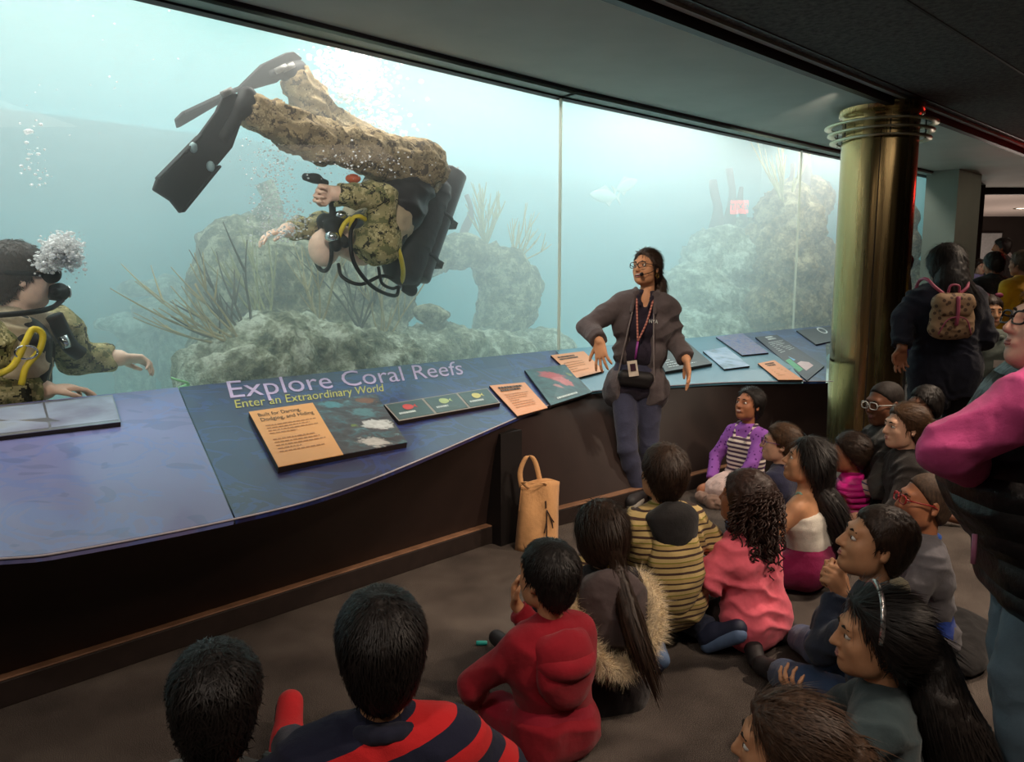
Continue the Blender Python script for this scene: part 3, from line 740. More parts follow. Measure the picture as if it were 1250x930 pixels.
# 4: photo strip at the left end
c, b, e = panel(((-150, 510), (137, 481), (147, 514), (-140, 548)), 0.02, 'long raised strip of pale underwater pictures with a thin metal frame')
slab('frame', c, .002, plain('frame_steel', S((160, 160, 168)), .3, .8), e, .02, b)
for k in range(3):
    slab('card', sub(c, .006 + k * .3333, .06, .328 + k * .3333, .93), .001, image_mat('pale_sea_photo_%d' % k, [(0.3, S((120, 116, 142))), (0.55, S((160, 172, 192))), (0.75, S((150, 150, 130)))], 2.5, .6, k), e, .0225, b)
# 5: panels right of the guide
c, b, e = panel(((795, 424), (834, 413), (869, 443), (812, 453)), 0.02, 'raised dark grey panel with white print right of the guide')
slab('text_face', c, .002, plain('panel_slate', S((66, 70, 72)), .35), e, .02, b); text_lines('fine_print', sub(c, .1, .45, .9, .95), 6, M_white, e, b, .0255, 11, .3)
slab('picture', sub(c, .45, .08, .8, .3), .0008, plain('pale_print', S((150, 186, 180)), .4), e, .022, b)
c, b, e = panel(((858, 428), (886, 423), (915, 446), (884, 450)), 0.012, 'small pale blue reef photo card on the lagoon-coloured board')
slab('photo_face', c, .002, image_mat('pale_reef_photo', [(0.3, S((90, 120, 130))), (0.5, S((150, 180, 210))), (0.8, S((190, 206, 226)))], 5, .6, 4), e, .012, b)
c, b, e = panel(((874, 411), (906, 406), (938, 430), (906, 433)), 0.012, 'blue reef photo card crowded with fish')
slab('photo_face', c, .002, image_mat('busy_reef_photo', [(0.3, S((24, 34, 60))), (0.45, S((60, 100, 170))), (0.55, S((150, 130, 150))), (0.65, S((80, 110, 150))), (0.8, S((200, 200, 210)))], 14, 1.8, 5), e, .012, b)
c, b, e = panel(((925, 443), (945, 439), (980, 463), (950, 463)), 0.012, 'small apricot text card near the brass column')
slab('text_face', c, .002, M_orange2, e, .012, b); text_lines('heading_print', sub(c, .25, .1, .85, .3), 2, M_ink, e, b, .0175, 12, .6); text_lines('fine_print', sub(c, .2, .4, .85, .85), 5, M_inkf, e, b, .0175, 13)
c, b, e = panel(((922, 411), (948, 408), (1006, 446), (985, 464)), 0.012, 'dark navy text panel with small pictures near the brass column')
slab('text_face', c, .002, plain('panel_navy', S((34, 40, 58)), .35), e, .012, b); text_lines('heading_print', sub(c, .35, .04, .8, .16), 2, M_white, e, b, .0175, 14, .6)
text_lines('fine_print', sub(c, .2, .2, .9, .5), 7, M_white, e, b, .0175, 15, .3)
slab('picture', sub(c, .3, .52, .75, .68), .001, plain('pic_blue', S((110, 180, 220)), .4), e, .0150, b); slab('picture', sub(c, .3, .74, .7, .9), .001, plain('pic_pink', S((206, 186, 190)), .4), e, .0150, b)
slab('picture', sub(c, .05, .62, .26, .86), .001, plain('pic_green', S((70, 170, 120)), .4), e, .0150, b)
c, b, e = panel(((972, 403), (1014, 398), (1034, 412), (996, 420)), 0.012, 'dark slate title card at the far end of the board')
slab('text_face', c, .002, plain('panel_charcoal', S((52, 56, 62)), .35), e, .012, b)
print_text('title_lettering', 'O', sub(c, .5, .0, .72, .5), .0175, M_white, e, b)

# ================================================================== INSIDE THE TANK
def rock_mat(name, a, b, c, sc=6):
    n = NT(name); v = n.coord(); f = n.noise(v, sc, 6, 0.65); g = n.noise(v, sc * 5, 4)
    col = n.ramp(n.math('ADD', n.math('MULTIPLY', f, .7), n.math('MULTIPLY', g, .3)), [(0.40, a), (0.5, b), (0.58, c)])
    n.bsdf(col, 0.95, 0, 0.1, n.bump(n.math('ADD', g, n.noise(v, sc * 16, 3)), 1.0, 0.05)); return n.m
M_rock = rock_mat('reef_rock', S((70, 72, 56)), S((140, 134, 102)), S((212, 204, 172)))
M_rock2 = rock_mat('reef_rock_brown', S((76, 62, 46)), S((150, 126, 90)), S((208, 188, 150)))
M_rock3 = rock_mat('reef_rock_pale', S((88, 92, 74)), S((164, 162, 134)), S((232, 230, 208)), 4)
def rock(label, blobs, h=0.024, m=None, amp=0.07, freq=2.6, group=None, name='reef_rock'):
    """blobs: (px, py, n, rx, ry, rz) ellipsoids where the photo shows the lobes; rests on the tank sand"""
    sd = Sdf(); pts = []
    for px, py, n_, rx, ry, rz in blobs:
        P = atn(px, py, n_); P[2] = max(P[2], 0.22 + 0.05); pts.append(P)
        R = np.array([[R2, -R2, 0], [R2, R2, 0], [0, 0, 1]]); sd.ell(P, (rx, ry, rz), R, k=0.12)
    V, Q = sd.mesh(h); V = relax(V, Q, 1); N_ = vert_normals(V, Q)
    V = V + N_ * (1.25 * amp * fbm(V + len(blobs) + .25 * np.stack([vnoise(V, 3), vnoise(V + 7, 3), vnoise(V + 3, 3)], 1), freq * 1.15, 6, True) + .25 * amp * fbm(V, 22, 2))[:, None]
    V[:, 2] = np.maximum(V[:, 2], 0.222); b = np.array([V[:, 0].mean(), V[:, 1].mean(), 0.222])
    o = obj(name, np_mesh(name, V - b, Q), m or M_rock); o.location = b
    return tag(o, label, 'rock', group)
rock('great grey-green reef boulder behind the upside-down diver', [(330, 340, 6.0, .50, .50, .42), (290, 345, 6.0, .33, .4, .45), (415, 350, 6.1, .46, .5, .36), (458, 368, 6.1, .28, .4, .32), (360, 440, 6.0, .85, .7, .7), (300, 310, 6.1, .28, .3, .25), (430, 440, 6.1, .45, .6, .6)])
rock('pale weathered rock ledge in front of the great boulder', [(350, 425, 5.1, .36, .4, .20), (300, 452, 5.0, .38, .4, .20), (395, 440, 5.15, .45, .4, .24), (450, 448, 5.2, .40, .4, .26), (370, 500, 5.1, .66, .5, .5), (430, 500, 5.2, .6, .5, .5)], m=M_rock3, amp=0.09)
rock('tall eroded rock pillar with an overhanging arm', [(612, 330, 6.0, .26, .28, .24), (620, 368, 6.0, .27, .3, .28), (612, 400, 6.0, .22, .26, .28), (612, 460, 6.0, .34, .36, .5), (578, 308, 6.1, .22, .24, .12), (548, 307, 6.2, .22, .22, .11), (512, 314, 6.3, .26, .26, .13), (642, 345, 5.95, .14, .16, .16)], m=M_rock, amp=0.075)
rock('low rubble mound at the foot of the eroded pillar', [(540, 425, 5.5, .36, .35, .16), (600, 428, 5.6, .45, .4, .18), (655, 428, 5.7, .34, .4, .18), (510, 455, 5.5, .5, .4, .35), (590, 470, 5.6, .8, .5, .4)], m=M_rock3, amp=0.08)
rock('mushroom-shaped table coral on the rubble mound', [(531, 384, 5.45, .14, .14, .045), (520, 380, 5.45, .09, .1, .04), (531, 402, 5.45, .05, .05, .10), (531, 420, 5.45, .12, .12, .08)], h=.02, m=M_rock, amp=.015, name='table_coral')
rock('broad hazy reef slope left of the far crag', [(880, 320, 5.7, .50, .5, .40), (900, 300, 5.8, .34, .4, .32), (845, 370, 5.7, .55, .5, .45), (890, 390, 5.6, .9, .6, .6), (850, 440, 5.6, 1.3, .8, .7), (815, 420, 5.6, .4, .5, .3)], h=.034, m=M_rock3, amp=.12)
rock('high brown coral crag beside the brass column', [(965, 280, 5.0, .40, .4, .55), (980, 250, 5.1, .30, .35, .32), (955, 330, 4.95, .42, .4, .5), (990, 340, 4.9, .40, .4, .5), (970, 390, 4.9, .8, .5, .6), (945, 380, 4.9, .5, .4, .4), (935, 300, 5.2, .25, .3, .2)], h=.034, m=M_rock2, amp=.14)
rock('far reef crag standing past the brass column', [(1104, 300, 4.02, .18, .2, .3), (1109, 345, 4.02, .22, .2, .35), (1102, 262, 4.05, .16, .2, .2), (1106, 420, 4.02, .22, .2, .6)], h=.03, m=M_rock2, amp=.06)
for k, (px, py, n_, w_, hgt) in enumerate([(155, 396, 7.8, .28, .05), (210, 376, 7.6, .36, .07), (196, 352, 8.1, .36, .06)]):
    rock(('small faint coral shelf nearest the left diver in the hazy distance', 'broad faint coral shelf beside the tan sea rods in the hazy distance', 'highest faint coral shelf in the hazy distance behind the sea rods')[k], [(px, py, n_, w_, .4, hgt), (px + 8, py + 25, n_, .12, .12, .3), (px + 10, py + 70, n_, .15, .15, .45)], h=.034, m=M_rock3, amp=.05, group='distant coral shelves', name='coral_shelf')
# tall sponges
M_sponge = plain('sponge_purple', S((92, 74, 80)), .95, var=.2, nscale=12, bump=.5)
def spire(label, px0, py0, py1, n_, r, lean=0.0, group=None, m=None):
    a = atn(px0, py0, n_); b = atn(px0, py1, n_ + 0.0); b[0] += lean; pth = [a + (b - a) * t + 0.04 * np.array([math.sin(5 * t + px0), math.cos(4 * t + px0), 0]) for t in np.linspace(0, 1, 12)]
    rr = [r * (1 - .55 * t) * (1 + .14 * math.sin(9 * t + px0)) for t in np.linspace(0, 1, 12)]
    V, Q = tube_np(np.array(pth) - a, rr, 10); V = V + .012 * fbm(V + px0, 9, 3)[:, None]
    o = obj('tube_sponge', np_mesh('tube_sponge', V, tris_only(Q)), m or M_sponge); o.location = a; return tag(o, label, 'sponge', group)
spire('thick dark tube sponge rising above the coral crag', 980, 250, 165, 5.0, .10); spire('slim dark tube sponge beside the thick one', 988, 245, 168, 5.05, .075); spire('short leaning sponge stub left of the thick sponge', 965, 245, 200, 5.1, .05)
spire('tallest thin sponge spire on the hazy reef slope', 891, 290, 206, 5.75, .09); spire('stubby sponge spire on the hazy reef slope', 873, 290, 220, 5.8, .10); spire('right-hand thin spire on the hazy reef slope', 906, 285, 228, 5.7, .07)
spire('lone upright sponge on the arm of the eroded pillar', 570, 292, 238, 6.15, .05); spire('grey sponge tower behind the great boulder', 325, 290, 222, 6.6, .16, m=M_rock)
spire('small sponge stump beside the grey sponge tower', 303, 290, 262, 6.5, .08, m=M_rock)
# gorgonians: branching sea rods and plumes
M_gorg = plain('gorgonian_tan', S((176, 156, 110)), .9, var=.2, nscale=10); M_gorgd = plain('gorgonian_dark', S((78, 72, 58)), .9, var=.2, nscale=10); M_gorgp = plain('gorgonian_olive', S((146, 140, 92)), .9, var=.2)
def gorgonian(label, px, py, n_, dirs, ln, r, m, seed, group=None, sub_=3):
    rd = random.Random(seed); a = atn(px, py, n_); parts = []
    ex = np.array([R2, R2, 0]); ez = np.array([0, 0, 1.0]); ey = np.array([-R2, R2, 0])
    root = empty('sea_rod', tuple(a), 0, label, 'coral', group)
    for ang in dirs:
        th = math.radians(ang) + rd.uniform(-.1, .1); L = ln * rd.uniform(.7, 1.15)
        d = math.cos(th) * ex + math.sin(th) * ez + rd.uniform(-.35, .35) * ey; bend = ez * .25
        pth = [d * L * t + bend * L * t * t + .02 * L * np.array([math.sin(7 * t + ang), math.cos(6 * t + ang), math.sin(5 * t)]) for t in np.linspace(0, 1, 9)]
        ps = [tube_np(pth, [r * (1 - .7 * t) for t in np.linspace(0, 1, 9)], 5)]
        for q in range(sub_):
            i0 = rd.randint(2, 6); p0 = np.array(pth[i0]); d2 = d * .8 + rd.uniform(-.7, .7) * ex + rd.uniform(.1, .6) * ez; L2 = L * rd.uniform(.25, .5)
            ps.append(tube_np([p0 + d2 * L2 * t + bend * .5 * L2 * t * t for t in np.linspace(0, 1, 6)], [r * .75 * (1 - .7 * t) for t in np.linspace(0, 1, 6)], 5))
        V, Q = merge([(v, tris_only(f)) for v, f in ps]); obj('branch', np_mesh('branch', V, Q), m, root)
    return root
gorgonian('spray of straight tan sea rods at the left end of the rock ledge', 300, 425, 4.95, (178, 168, 160, 152, 145, 138, 130), .62, .011, M_gorg, 1)
gorgonian('dark bushy sea rods beside the tan spray', 305, 425, 5.1, (165, 150, 140, 130, 120, 112, 100), .55, .013, M_gorgd, 2)
gorgonian('long pale sea whips in front of the great boulder', 330, 405, 5.3, (140, 128, 112, 95, 80), .60, .012, M_gorgp, 3)
gorgonian('tall tan sea rods in the middle of the rock ledge', 388, 405, 5.2, (112, 100, 88, 75), .50, .010, M_gorg, 4)
gorgonian('dark sea rods at the right of the rock ledge', 440, 400, 5.25, (130, 115, 95, 80, 65, 50), .50, .011, M_gorgd, 5)
gorgonian('tan sea rods fanning by the diver hoses', 468, 420, 5.2, (110, 92, 75, 60, 45), .60, .010, M_gorg, 6)
gorgonian('soft pale plume on top of the eroded pillar', 592, 300, 6.1, (120, 110, 102, 95, 88, 80, 70, 60), .48, .016, M_gorgp, 7, sub_=5)
gorgonian('knobbly sea fan on the right shoulder of the pillar', 625, 325, 6.0, (85, 72, 60, 50, 40, 30, 20), .48, .014, M_gorg, 8, sub_=4)
gorgonian('feathery plume at the top of the coral crag', 957, 255, 4.95, (135, 120, 110, 98, 85, 70), .75, .018, M_gorgp, 9, sub_=5)
gorgonian('small branching coral at the foot of the crag', 960, 385, 4.75, (150, 120, 90, 60, 30), .22, .016, M_gorgd, 10)
# sea-grass blade by the sill
o = spire('single pale green weed blade by the counter edge', 219, 478, 460, 4.4, .012, m=plain('weed_green', S((160, 220, 160)), .8)); o.name = 'weed_blade'; o['category'] = 'weed'
# fish
def fish(label, px, py, n_, L, flip=1, m=None, group=None):
    a = atn(px, py, n_); e = empty('fish', tuple(a), math.radians(45), label, 'fish', group)
    t = np.linspace(0, 1, 12); prof = [max(.012, .9 * math.sin(math.pi * min(1, x * 1.02)) ** .7) * .17 * L for x in t]
    pth = [(flip * (x - .5) * L, 0, 0) for x in t]; V, Q = tube_np(pth, prof, 10); V[:, 1] *= .45
    obj('fish_body', np_mesh('fish_body', V, tris_only(Q)), m, e)
    def fin(nm, pts):
        bm = bmesh.new(); f_ = [bm.verts.new((flip * x * L, .006, z * L)) for x, z in pts]; b_ = [bm.verts.new((flip * x * L, -.006, z * L)) for x, z in pts]
        bm.faces.new(f_); bm.faces.new(b_[::-1]); k = len(pts)
        for i in range(k): bm.faces.new((f_[i], b_[i], b_[(i + 1) % k], f_[(i + 1) % k]))
        bm_obj(nm, bm, m, e)
    fin('tail_fin', [(.44, 0), (.62, .16), (.56, 0), (.62, -.16)]); fin('dorsal_fin', [(-.2, .13), (.05, .24), (.3, .10)]); fin('anal_fin', [(.05, -.14), (.2, -.22), (.32, -.08)])
    return e
M_fish = plain('fish_silver', S((206, 214, 206)), .4, var=.1)
fish('pale silvery fish gliding low in the hazy open water', 737, 239, 6.2, .55, 1, M_fish); fish('pale silvery fish tilted upward in the hazy open water', 765, 226, 6.5, .52, -1, M_fish).rotation_euler = (0, math.radians(-20), math.radians(45))
# bubbles
_ico = bmesh.new(); bmesh.ops.create_icosphere(_ico, subdivisions=1, radius=1.0)
ICV = np.array([v.co[:] for v in _ico.verts]); ICF = np.array([[v.index for v in f.verts] for f in _ico.faces]); _ico.free()
def bub_mat():
    n = NT('bubble'); tr = n.n('ShaderNodeBsdfTransparent'); df = n.n('ShaderNodeBsdfDiffuse'); tl = n.n('ShaderNodeBsdfTranslucent'); gl = n.n('ShaderNodeBsdfGlossy'); gl.inputs['Roughness'].default_value = .2
    df.inputs[0].default_value = (1, 1, 1, 1); tl.inputs[0].default_value = (1, 1, 1, 1)
    m0 = n.n('ShaderNodeMixShader'); m0.inputs[0].default_value = .5; n.l(df.outputs[0], m0.inputs[1]); n.l(tl.outputs[0], m0.inputs[2])
    mx = n.n('ShaderNodeMixShader'); mx.inputs[0].default_value = .62; n.l(tr.outputs[0], mx.inputs[1]); n.l(m0.outputs[0], mx.inputs[2])
    m2 = n.n('ShaderNodeMixShader'); m2.inputs[0].default_value = .12; n.l(mx.outputs[0], m2.inputs[1]); n.l(gl.outputs[0], m2.inputs[2]); n.l(m2.outputs[0], n.out.inputs[0]); return n.m
M_bub = bub_mat()
def bubbles(label, spots, seed):
    """spots: (px, py, n, spread px x, spread px y, count, rmin, rmax)"""
    rg = np.random.default_rng(seed); parts = []
    for px, py, n_, sx, sy, cnt, r0, r1 in spots:
        for _ in range(cnt):
            P = atn(px + rg.normal() * sx, py + rg.normal() * sy, n_ + rg.normal() * .07); r = r0 + (r1 - r0) * rg.random() ** 2.2
            parts.append((ICV * r * (1, 1, .75) + P, ICF))
    V, Q = merge(parts); b = V.mean(0); o = obj('bubble_plume', np_mesh('bubble_plume', V - b, Q), M_bub); o.location = b
    return tag(o, label, 'bubbles', kind='stuff')
bubbles('tall white bubble plume rising behind the upside-down diver', [(425, 75, 4.75, 22, 14, 520, .004, .022), (440, 110, 4.75, 22, 16, 520, .004, .022), (450, 150, 4.75, 24, 10, 360, .004, .02), (395, 120, 4.75, 30, 30, 200, .003, .010), (500, 175, 4.7, 22, 16, 70, .003, .012)], 1)
bubbles('fine bubble trail in front of the upside-down diver', [(335, 225, 4.35, 14, 26, 320, .003, .009), (345, 270, 4.3, 18, 14, 380, .003, .010), (330, 190, 4.4, 22, 20, 120, .003, .008), (440, 200, 4.05, 40, 10, 130, .003, .008)], 2)
bubbles('dense white breath bubbles over the left diver mask', [(72, 305, 4.2, 9, 8, 900, .004, .017), (86, 308, 4.2, 7, 9, 600, .003, .015), (58, 320, 4.18, 8, 6, 420, .003, .013), (92, 318, 4.2, 6, 9, 160, .002, .007)], 3)
bubbles('loose bubbles drifting up near the left diver', [(37, 160, 4.4, 2, 1, 6, .012, .03), (38, 185, 4.4, 8, 18, 26, .003, .012), (50, 215, 4.4, 8, 8, 12, .004, .012), (110, 110, 4.6, 60, 60, 40, .003, .007)], 4)

# ================================================================== PEOPLE: the figure builder
def unit(v): v = np.array(v, float); return v / (np.linalg.norm(v) + 1e-12)
def rotz(a): c, s = math.cos(a), math.sin(a); return np.array([[c, -s, 0], [s, c, 0], [0, 0, 1.0]])
def frame_look(head, elev, roll=0.0):
    """columns right, forward, up; head degrees counter-clockwise from +y, elev degrees up"""
    h, e, r = (math.radians(x) for x in (head, elev, roll))
    Rz = rotz(h); ce, se = math.cos(e), math.sin(e); Rx = np.array([[1, 0, 0], [0, ce, -se], [0, se, ce]]); cr, sr = math.cos(r), math.sin(r)
    Ry = np.array([[cr, 0, sr], [0, 1, 0], [-sr, 0, cr]]); return Rz @ Rx @ Ry
def ik(a, c, l1, l2, pole):
    """middle joint between a and c; pole is the side it bends to"""
    a, c = np.array(a, float), np.array(c, float); d = c - a; L = np.linalg.norm(d); u = d / (L + 1e-9)
    if L > .995 * (l1 + l2): c = a + u * .995 * (l1 + l2); L = .995 * (l1 + l2)
    x = (l1 * l1 - l2 * l2 + L * L) / (2 * L); h = math.sqrt(max(l1 * l1 - x * x, 0)); p = np.array(pole, float); p = p - u * p.dot(u)
    return a + u * x + unit(p) * h, c
def hand_prims(sd, W, d, n, side, s, curl=0.3, spread=0.12, thumb=0.5):
    """W wrist, d along the hand, n where the palm faces, side +1/-1 = which way the thumb points along d x n"""
    d = unit(d); n = unit(n - d * np.dot(n, d)); lat = np.cross(d, n) * side; k = .008 * s
    for i, (ln, kn) in enumerate(((.92, .088), (1.0, .092), (.95, .088), (.75, .080))):
        o = (1.5 - i) * .0195 * s; K = W + d * kn * s + lat * o; sd.cap(W + lat * o * .7 + d * .012 * s, K, .013 * s, .0115 * s, k)
        dr = unit(d + lat * (1.5 - i) * spread); p = K; a = 0
        for L, c_, r0, r1 in ((.044, 55, .0098, .0090), (.027, 75, .0090, .0082), (.022, 45, .0082, .0068)):
            a += math.radians(c_) * curl * (1 + .15 * i); q = p + (dr * math.cos(a) + n * math.sin(a)) * L * ln * s; sd.cap(p, q, r0 * s, r1 * s, .004 * s); p = q
    t0 = W + d * .02 * s + lat * .022 * s; t1 = t0 + unit(d * .75 + lat * .75 + n * .25) * .042 * s; t2 = t1 + unit(d * 1.0 + lat * (.6 - thumb) + n * (.15 + thumb * .6)) * .032 * s
    t3 = t2 + unit(d + lat * (.2 - thumb) + n * (.1 + thumb * .7)) * .026 * s
    sd.cap(t0, t1, .016 * s, .0125 * s, k); sd.cap(t1, t2, .0115 * s, .0105 * s, .005 * s); sd.cap(t2, t3, .0105 * s, .0085 * s, .004 * s)
    sd.ell(W + d * .05 * s - n * .002 * s, np.array([.036, .045, .015]) * s, np.stack([lat, d, n], 1), k)
class Fig:
    """joints live in the figure's own frame (x right, y ahead, z up, origin on the floor)"""
    def __init__(f, label, loc, heading, H, group=None, hs=.9, build=1.0, name='person'):
        f.H = H; f.b = H * build; f.hs = hs; f.loc = np.array([loc[0], loc[1], loc[2] if len(loc) > 2 else 0.0]); f.hd = heading
        f.root = empty(name, tuple(f.loc), math.radians(heading), label, 'person', group); f.Ri = rotz(-math.radians(heading)); f.J = {}; f.armopt = {}
    def L(f, P): return f.Ri @ (np.array(P, float) - f.loc)          # a point of the place in the figure's frame
    def Ld(f, d): return f.Ri @ np.array(d, float)
    def spine(f, pel, hc, look=(0, 0, 0), twist=0.0, lean=None, neck=.085):
        J = f.J; J['pel'] = np.array(pel, float); J['hc'] = np.array(hc, float); f.Rh = frame_look(look[0] - f.hd, look[1], look[2] if len(look) > 2 else 0)
        base = J['hc'] + f.Rh @ np.array([0, -.02, -.085]) * f.hs; J['skull'] = base
        up = unit(base - J['pel']); J['nb'] = base - unit(up + np.array([0, 0, .6])) * neck * f.hs
        u = unit(J['nb'] - J['pel']); tw = math.radians(twist); r0 = np.array([math.cos(tw), math.sin(tw), 0]); r0 = unit(r0 - u * r0.dot(u))
        f.u, f.r, f.f = u, r0, np.cross(u, r0); H = f.H
        rp = np.array([1.0, 0, 0]); f.rp = unit(rp)
        for k, s in (('L', -1), ('R', 1)):
            J['sh' + k] = J['nb'] - u * .035 * H + r0 * s * .100 * f.b; J['hip' + k] = J['pel'] + f.rp * s * .058 * f.b
    def arm(f, k, wrist, pole=(0, -.3, -1), hd=None, pn=None, **o):
        s = -1 if k == 'L' else 1; J = f.J; el, w = ik(J['sh' + k], wrist, .165 * f.H, .145 * f.H, np.array(pole, float)); J['el' + k] = el; J['wr' + k] = w
        f.armopt[k] = dict(d=unit(w - el) if hd is None else unit(hd), n=np.array((0, 0, -1.0) if pn is None else pn, float), **o)
    def armp(f, k, el, wr, hd=None, pn=None, **o):
        f.J['el' + k], f.J['wr' + k] = np.array(el, float), np.array(wr, float); f.armopt[k] = dict(d=unit(f.J['wr' + k] - f.J['el' + k]) if hd is None else unit(hd), n=np.array((0, 0, -1.0) if pn is None else pn, float), **o)
    def legs(f, mode, **o):
        J = f.J; H = f.H; P = J['pel']
        for k, s in (('L', -1), ('R', 1)):
            if mode == 'cross':
                J['kn' + k] = np.array([P[0] + s * .185 * H, P[1] + .165 * H, .075 * H]); J['an' + k] = np.array([P[0] - s * .045 * H, P[1] + (.20 if k == 'L' else .155) * H, .040 * H]); J['toe' + k] = J['an' + k] + np.array([-s * .09 * H, .03 * H, -.005 * H])
            elif mode == 'kneel':
                J['kn' + k] = np.array([P[0] + s * .075 * H, P[1] + .20 * H, .052 * H]); J['an' + k] = np.array([P[0] + s * .07 * H, P[1] - .03 * H, .045 * H]); J['toe' + k] = J['an' + k] + np.array([s * .015 * H, -.09 * H, -.015 * H])
            elif mode == 'stand':
                J['kn' + k] = P + np.array([s * .06 * H, .012 * H, -.245 * H + (P[2] - .52 * H) * .5]); J['an' + k] = np.array([P[0] + s * .06 * H, P[1] - .01 * H, .05 * H]); J['toe' + k] = J['an' + k] + np.array([s * .02 * H, .10 * H, -.028 * H])
            for q in ('kn', 'an', 'toe'):
                if q + k in o: J[q + k] = np.array(o[q + k], float)
    # ---- shapes of the body
    def hp(f, x, y, z): return f.J['hc'] + f.Rh @ np.array([x, y, z]) * f.hs
    def torso(f, sd, d=0.0, k=.03, belly=0.0, traps=True):
        J, b, u, r, fw = f.J, f.b, f.u, f.r, f.f; sp = lambda t: J['pel'] + (J['nb'] - J['pel']) * t; k = k * b / 1.2
        sd.cap(J['hipL'] * .9 + J['pel'] * .1, J['hipR'] * .9 + J['pel'] * .1, .070 * b + d, None, k)
        w = sp(.36); sd.cap(w - r * .040 * b + fw * belly * .3, w + r * .040 * b + fw * belly * .3, .066 * b + belly + d, None, k)
        c = sp(.66); sd.cap(c - r * .058 * b, c + r * .058 * b, .067 * b + d, None, k); c = sp(.86); sd.cap(c - r * .066 * b - fw * .006, c + r * .066 * b - fw * .006, .050 * b + d, None, k)
        for q in 'LR' if traps else '': sd.cap(J['nb'], J['sh' + q], .030 * b + d, .036 * b + d, k)
    def arms(f, sd, d=0.0, upto=2.0, k=.018, cut=0, which='LR', flare=0.0):
        J, b = f.J, f.b; k = k * b / 1.2
        for q in which:
            a, e, w = J['sh' + q], J['el' + q], J['wr' + q]
            if upto < 1: sd.cap(a, a + (e - a) * upto, .038 * b + d, .033 * b + d + flare, k, 1)
            else:
                sd.cap(a, e, .037 * b + d, .029 * b + d, k); t = upto - 1
                if t > 0: sd.cap(e, e + (w - e) * t, .028 * b + d, (.028 + (.020 - .028) * t) * b + d + flare, k, cut)
    def legs_s(f, sd, d=0.0, upto=2.0, k=.02, cut=0, flare=0.0):
        J, b = f.J, f.b; k = k * b / 1.2
        for q in 'LR':
            h, n, a = J['hip' + q], J['kn' + q], J['an' + q]
            if upto < 1: sd.cap(h, h + (n - h) * upto, .060 * b + d, .046 * b + d + flare, k, 1)
            else:
                sd.cap(h, n, .060 * b + d, .039 * b + d, k); t = upto - 1
                m = n + (a - n) * .35; sd.cap(n, m, .038 * b + d, .038 * b + d, k); sd.cap(m, n + (a - n) * max(t, .36), .036 * b + d, .026 * b + d + flare, k, cut)
    def feet(f, sd, d=0.0, which='LR'):
        J, b = f.J, f.b; fk = getattr(f, 'fk', 1.0)
        for q in which:
            a, t = J['an' + q], J['toe' + q]; he = a - unit(t - a) * .025 * b + unit(np.cross(np.cross(t - a, J['kn' + q] - a), t - a)) * -.012 * b
            sd.cap(a, he, .026 * b * fk + d, .024 * b * fk + d, .015 * b); sd.cap(he, t, .026 * b * fk + d, .022 * b * fk + d, .02 * b)
    def head(f, sd, jaw=1.0, nose=1.0, ears=True, smile=0.0, cheeks=1.0):
        hp, s, R = f.hp, f.hs, f.Rh; E = lambda c, r, k=.02, op=1: sd.ell(hp(*c), np.array(r) * s, R, k * s, op)
        E((0, -.018, .040), (.073, .094, .080), .02); E((0, .022, -.028), (.060 * jaw, .068, .088), .03); E((0, .052, -.092), (.030 * jaw, .034, .026), .025)
        for q in (-1, 1):
            E((q * .034, .050, -.028), (.028 * cheeks, .030, .030), .02); E((q * .040, .018, -.070), (.022 * jaw, .035, .03), .03)
        sd.cap(hp(-.034, .076, .024), hp(.034, .076, .024), .013 * s, None, .02 * s)
        sd.cap(hp(0, .088, .008), hp(0, .097 + .008 * nose, -.031), .0085 * s, .0115 * s, .012 * s)
        for q in (-1, 1): E((q * .010, .091, -.034), (.0085, .011, .008), .008)
        for q in (-1, 1): E((q * .031, .098, .003), (.0170, .022, .0095), .010, -1); sd.cap(hp(q * .018, .0865, .0085), hp(q * .046, .0775, .0075), .0052 * s, .0042 * s, .006 * s)
        sd.cap(hp(-.019 - .005 * smile, .083, -.0615), hp(.019 + .005 * smile, .083, -.0615), .0085 * s, None, .010 * s)
        if ears:
            for q in (-1, 1): sd.ell(hp(q * .076, -.012, -.008), np.array([.008, .021, .032]) * s, R @ frame_look(-q * 22, 0), .008 * s); sd.ell(hp(q * .082, -.004, -.006), np.array([.006, .010, .017]) * s, R, .006 * s, -1)
        sd.cap(f.J['nb'] - np.array([0, 0, .02 * f.H]), f.hp(0, -.030, -.070), .037 * f.b, .042 * s, .015)
    def body(f, mat, h=.008, hands=True, hsz=None, fine=None, head_kw={}):
        sd = Sdf(); f.torso(sd, -.004); f.arms(sd); f.legs_s(sd, -.003); f.feet(sd, -.002); f.head(sd, **head_kw)
        if hands:
            for q, s in (('L', 1), ('R', -1)):
                o = dict(f.armopt[q]); d, n = o.pop('d'), o.pop('n'); hand_prims(sd, f.J['wr' + q], d, n, s, (hsz or f.H * .62), **o)
        f.bod = sdf_obj('body', sd, h, mat, f.root); f.skin = mat; return f.bod
    # ---- garments
    def top(f, mat, name='shirt', d=.010, sleeve=1.95, wr=.004, hem=0.0, collar=0.0, h=.009, flare=.006, belly=0.0, freq=16, extra=None, traps=True, aniso=(1, 1, 1)):
        sd = Sdf(); f.torso(sd, d, belly=belly, traps=traps)
        if sleeve > 0: f.arms(sd, d * .9, sleeve, cut=1, flare=flare)
        if hem: 
            p = f.J['pel'] - f.u * hem; sd.cap(p - f.rp * .05 * f.b, p + f.rp * .05 * f.b, .074 * f.b + d, None, .03)
        if extra: extra(sd)
        if collar: f.ring(sd, .052 * f.b, collar, .010)
        return sdf_obj(name, sd, h, mat, f.root, wr, freq, sum(map(ord, f.root.name)) % 17, aniso=aniso)
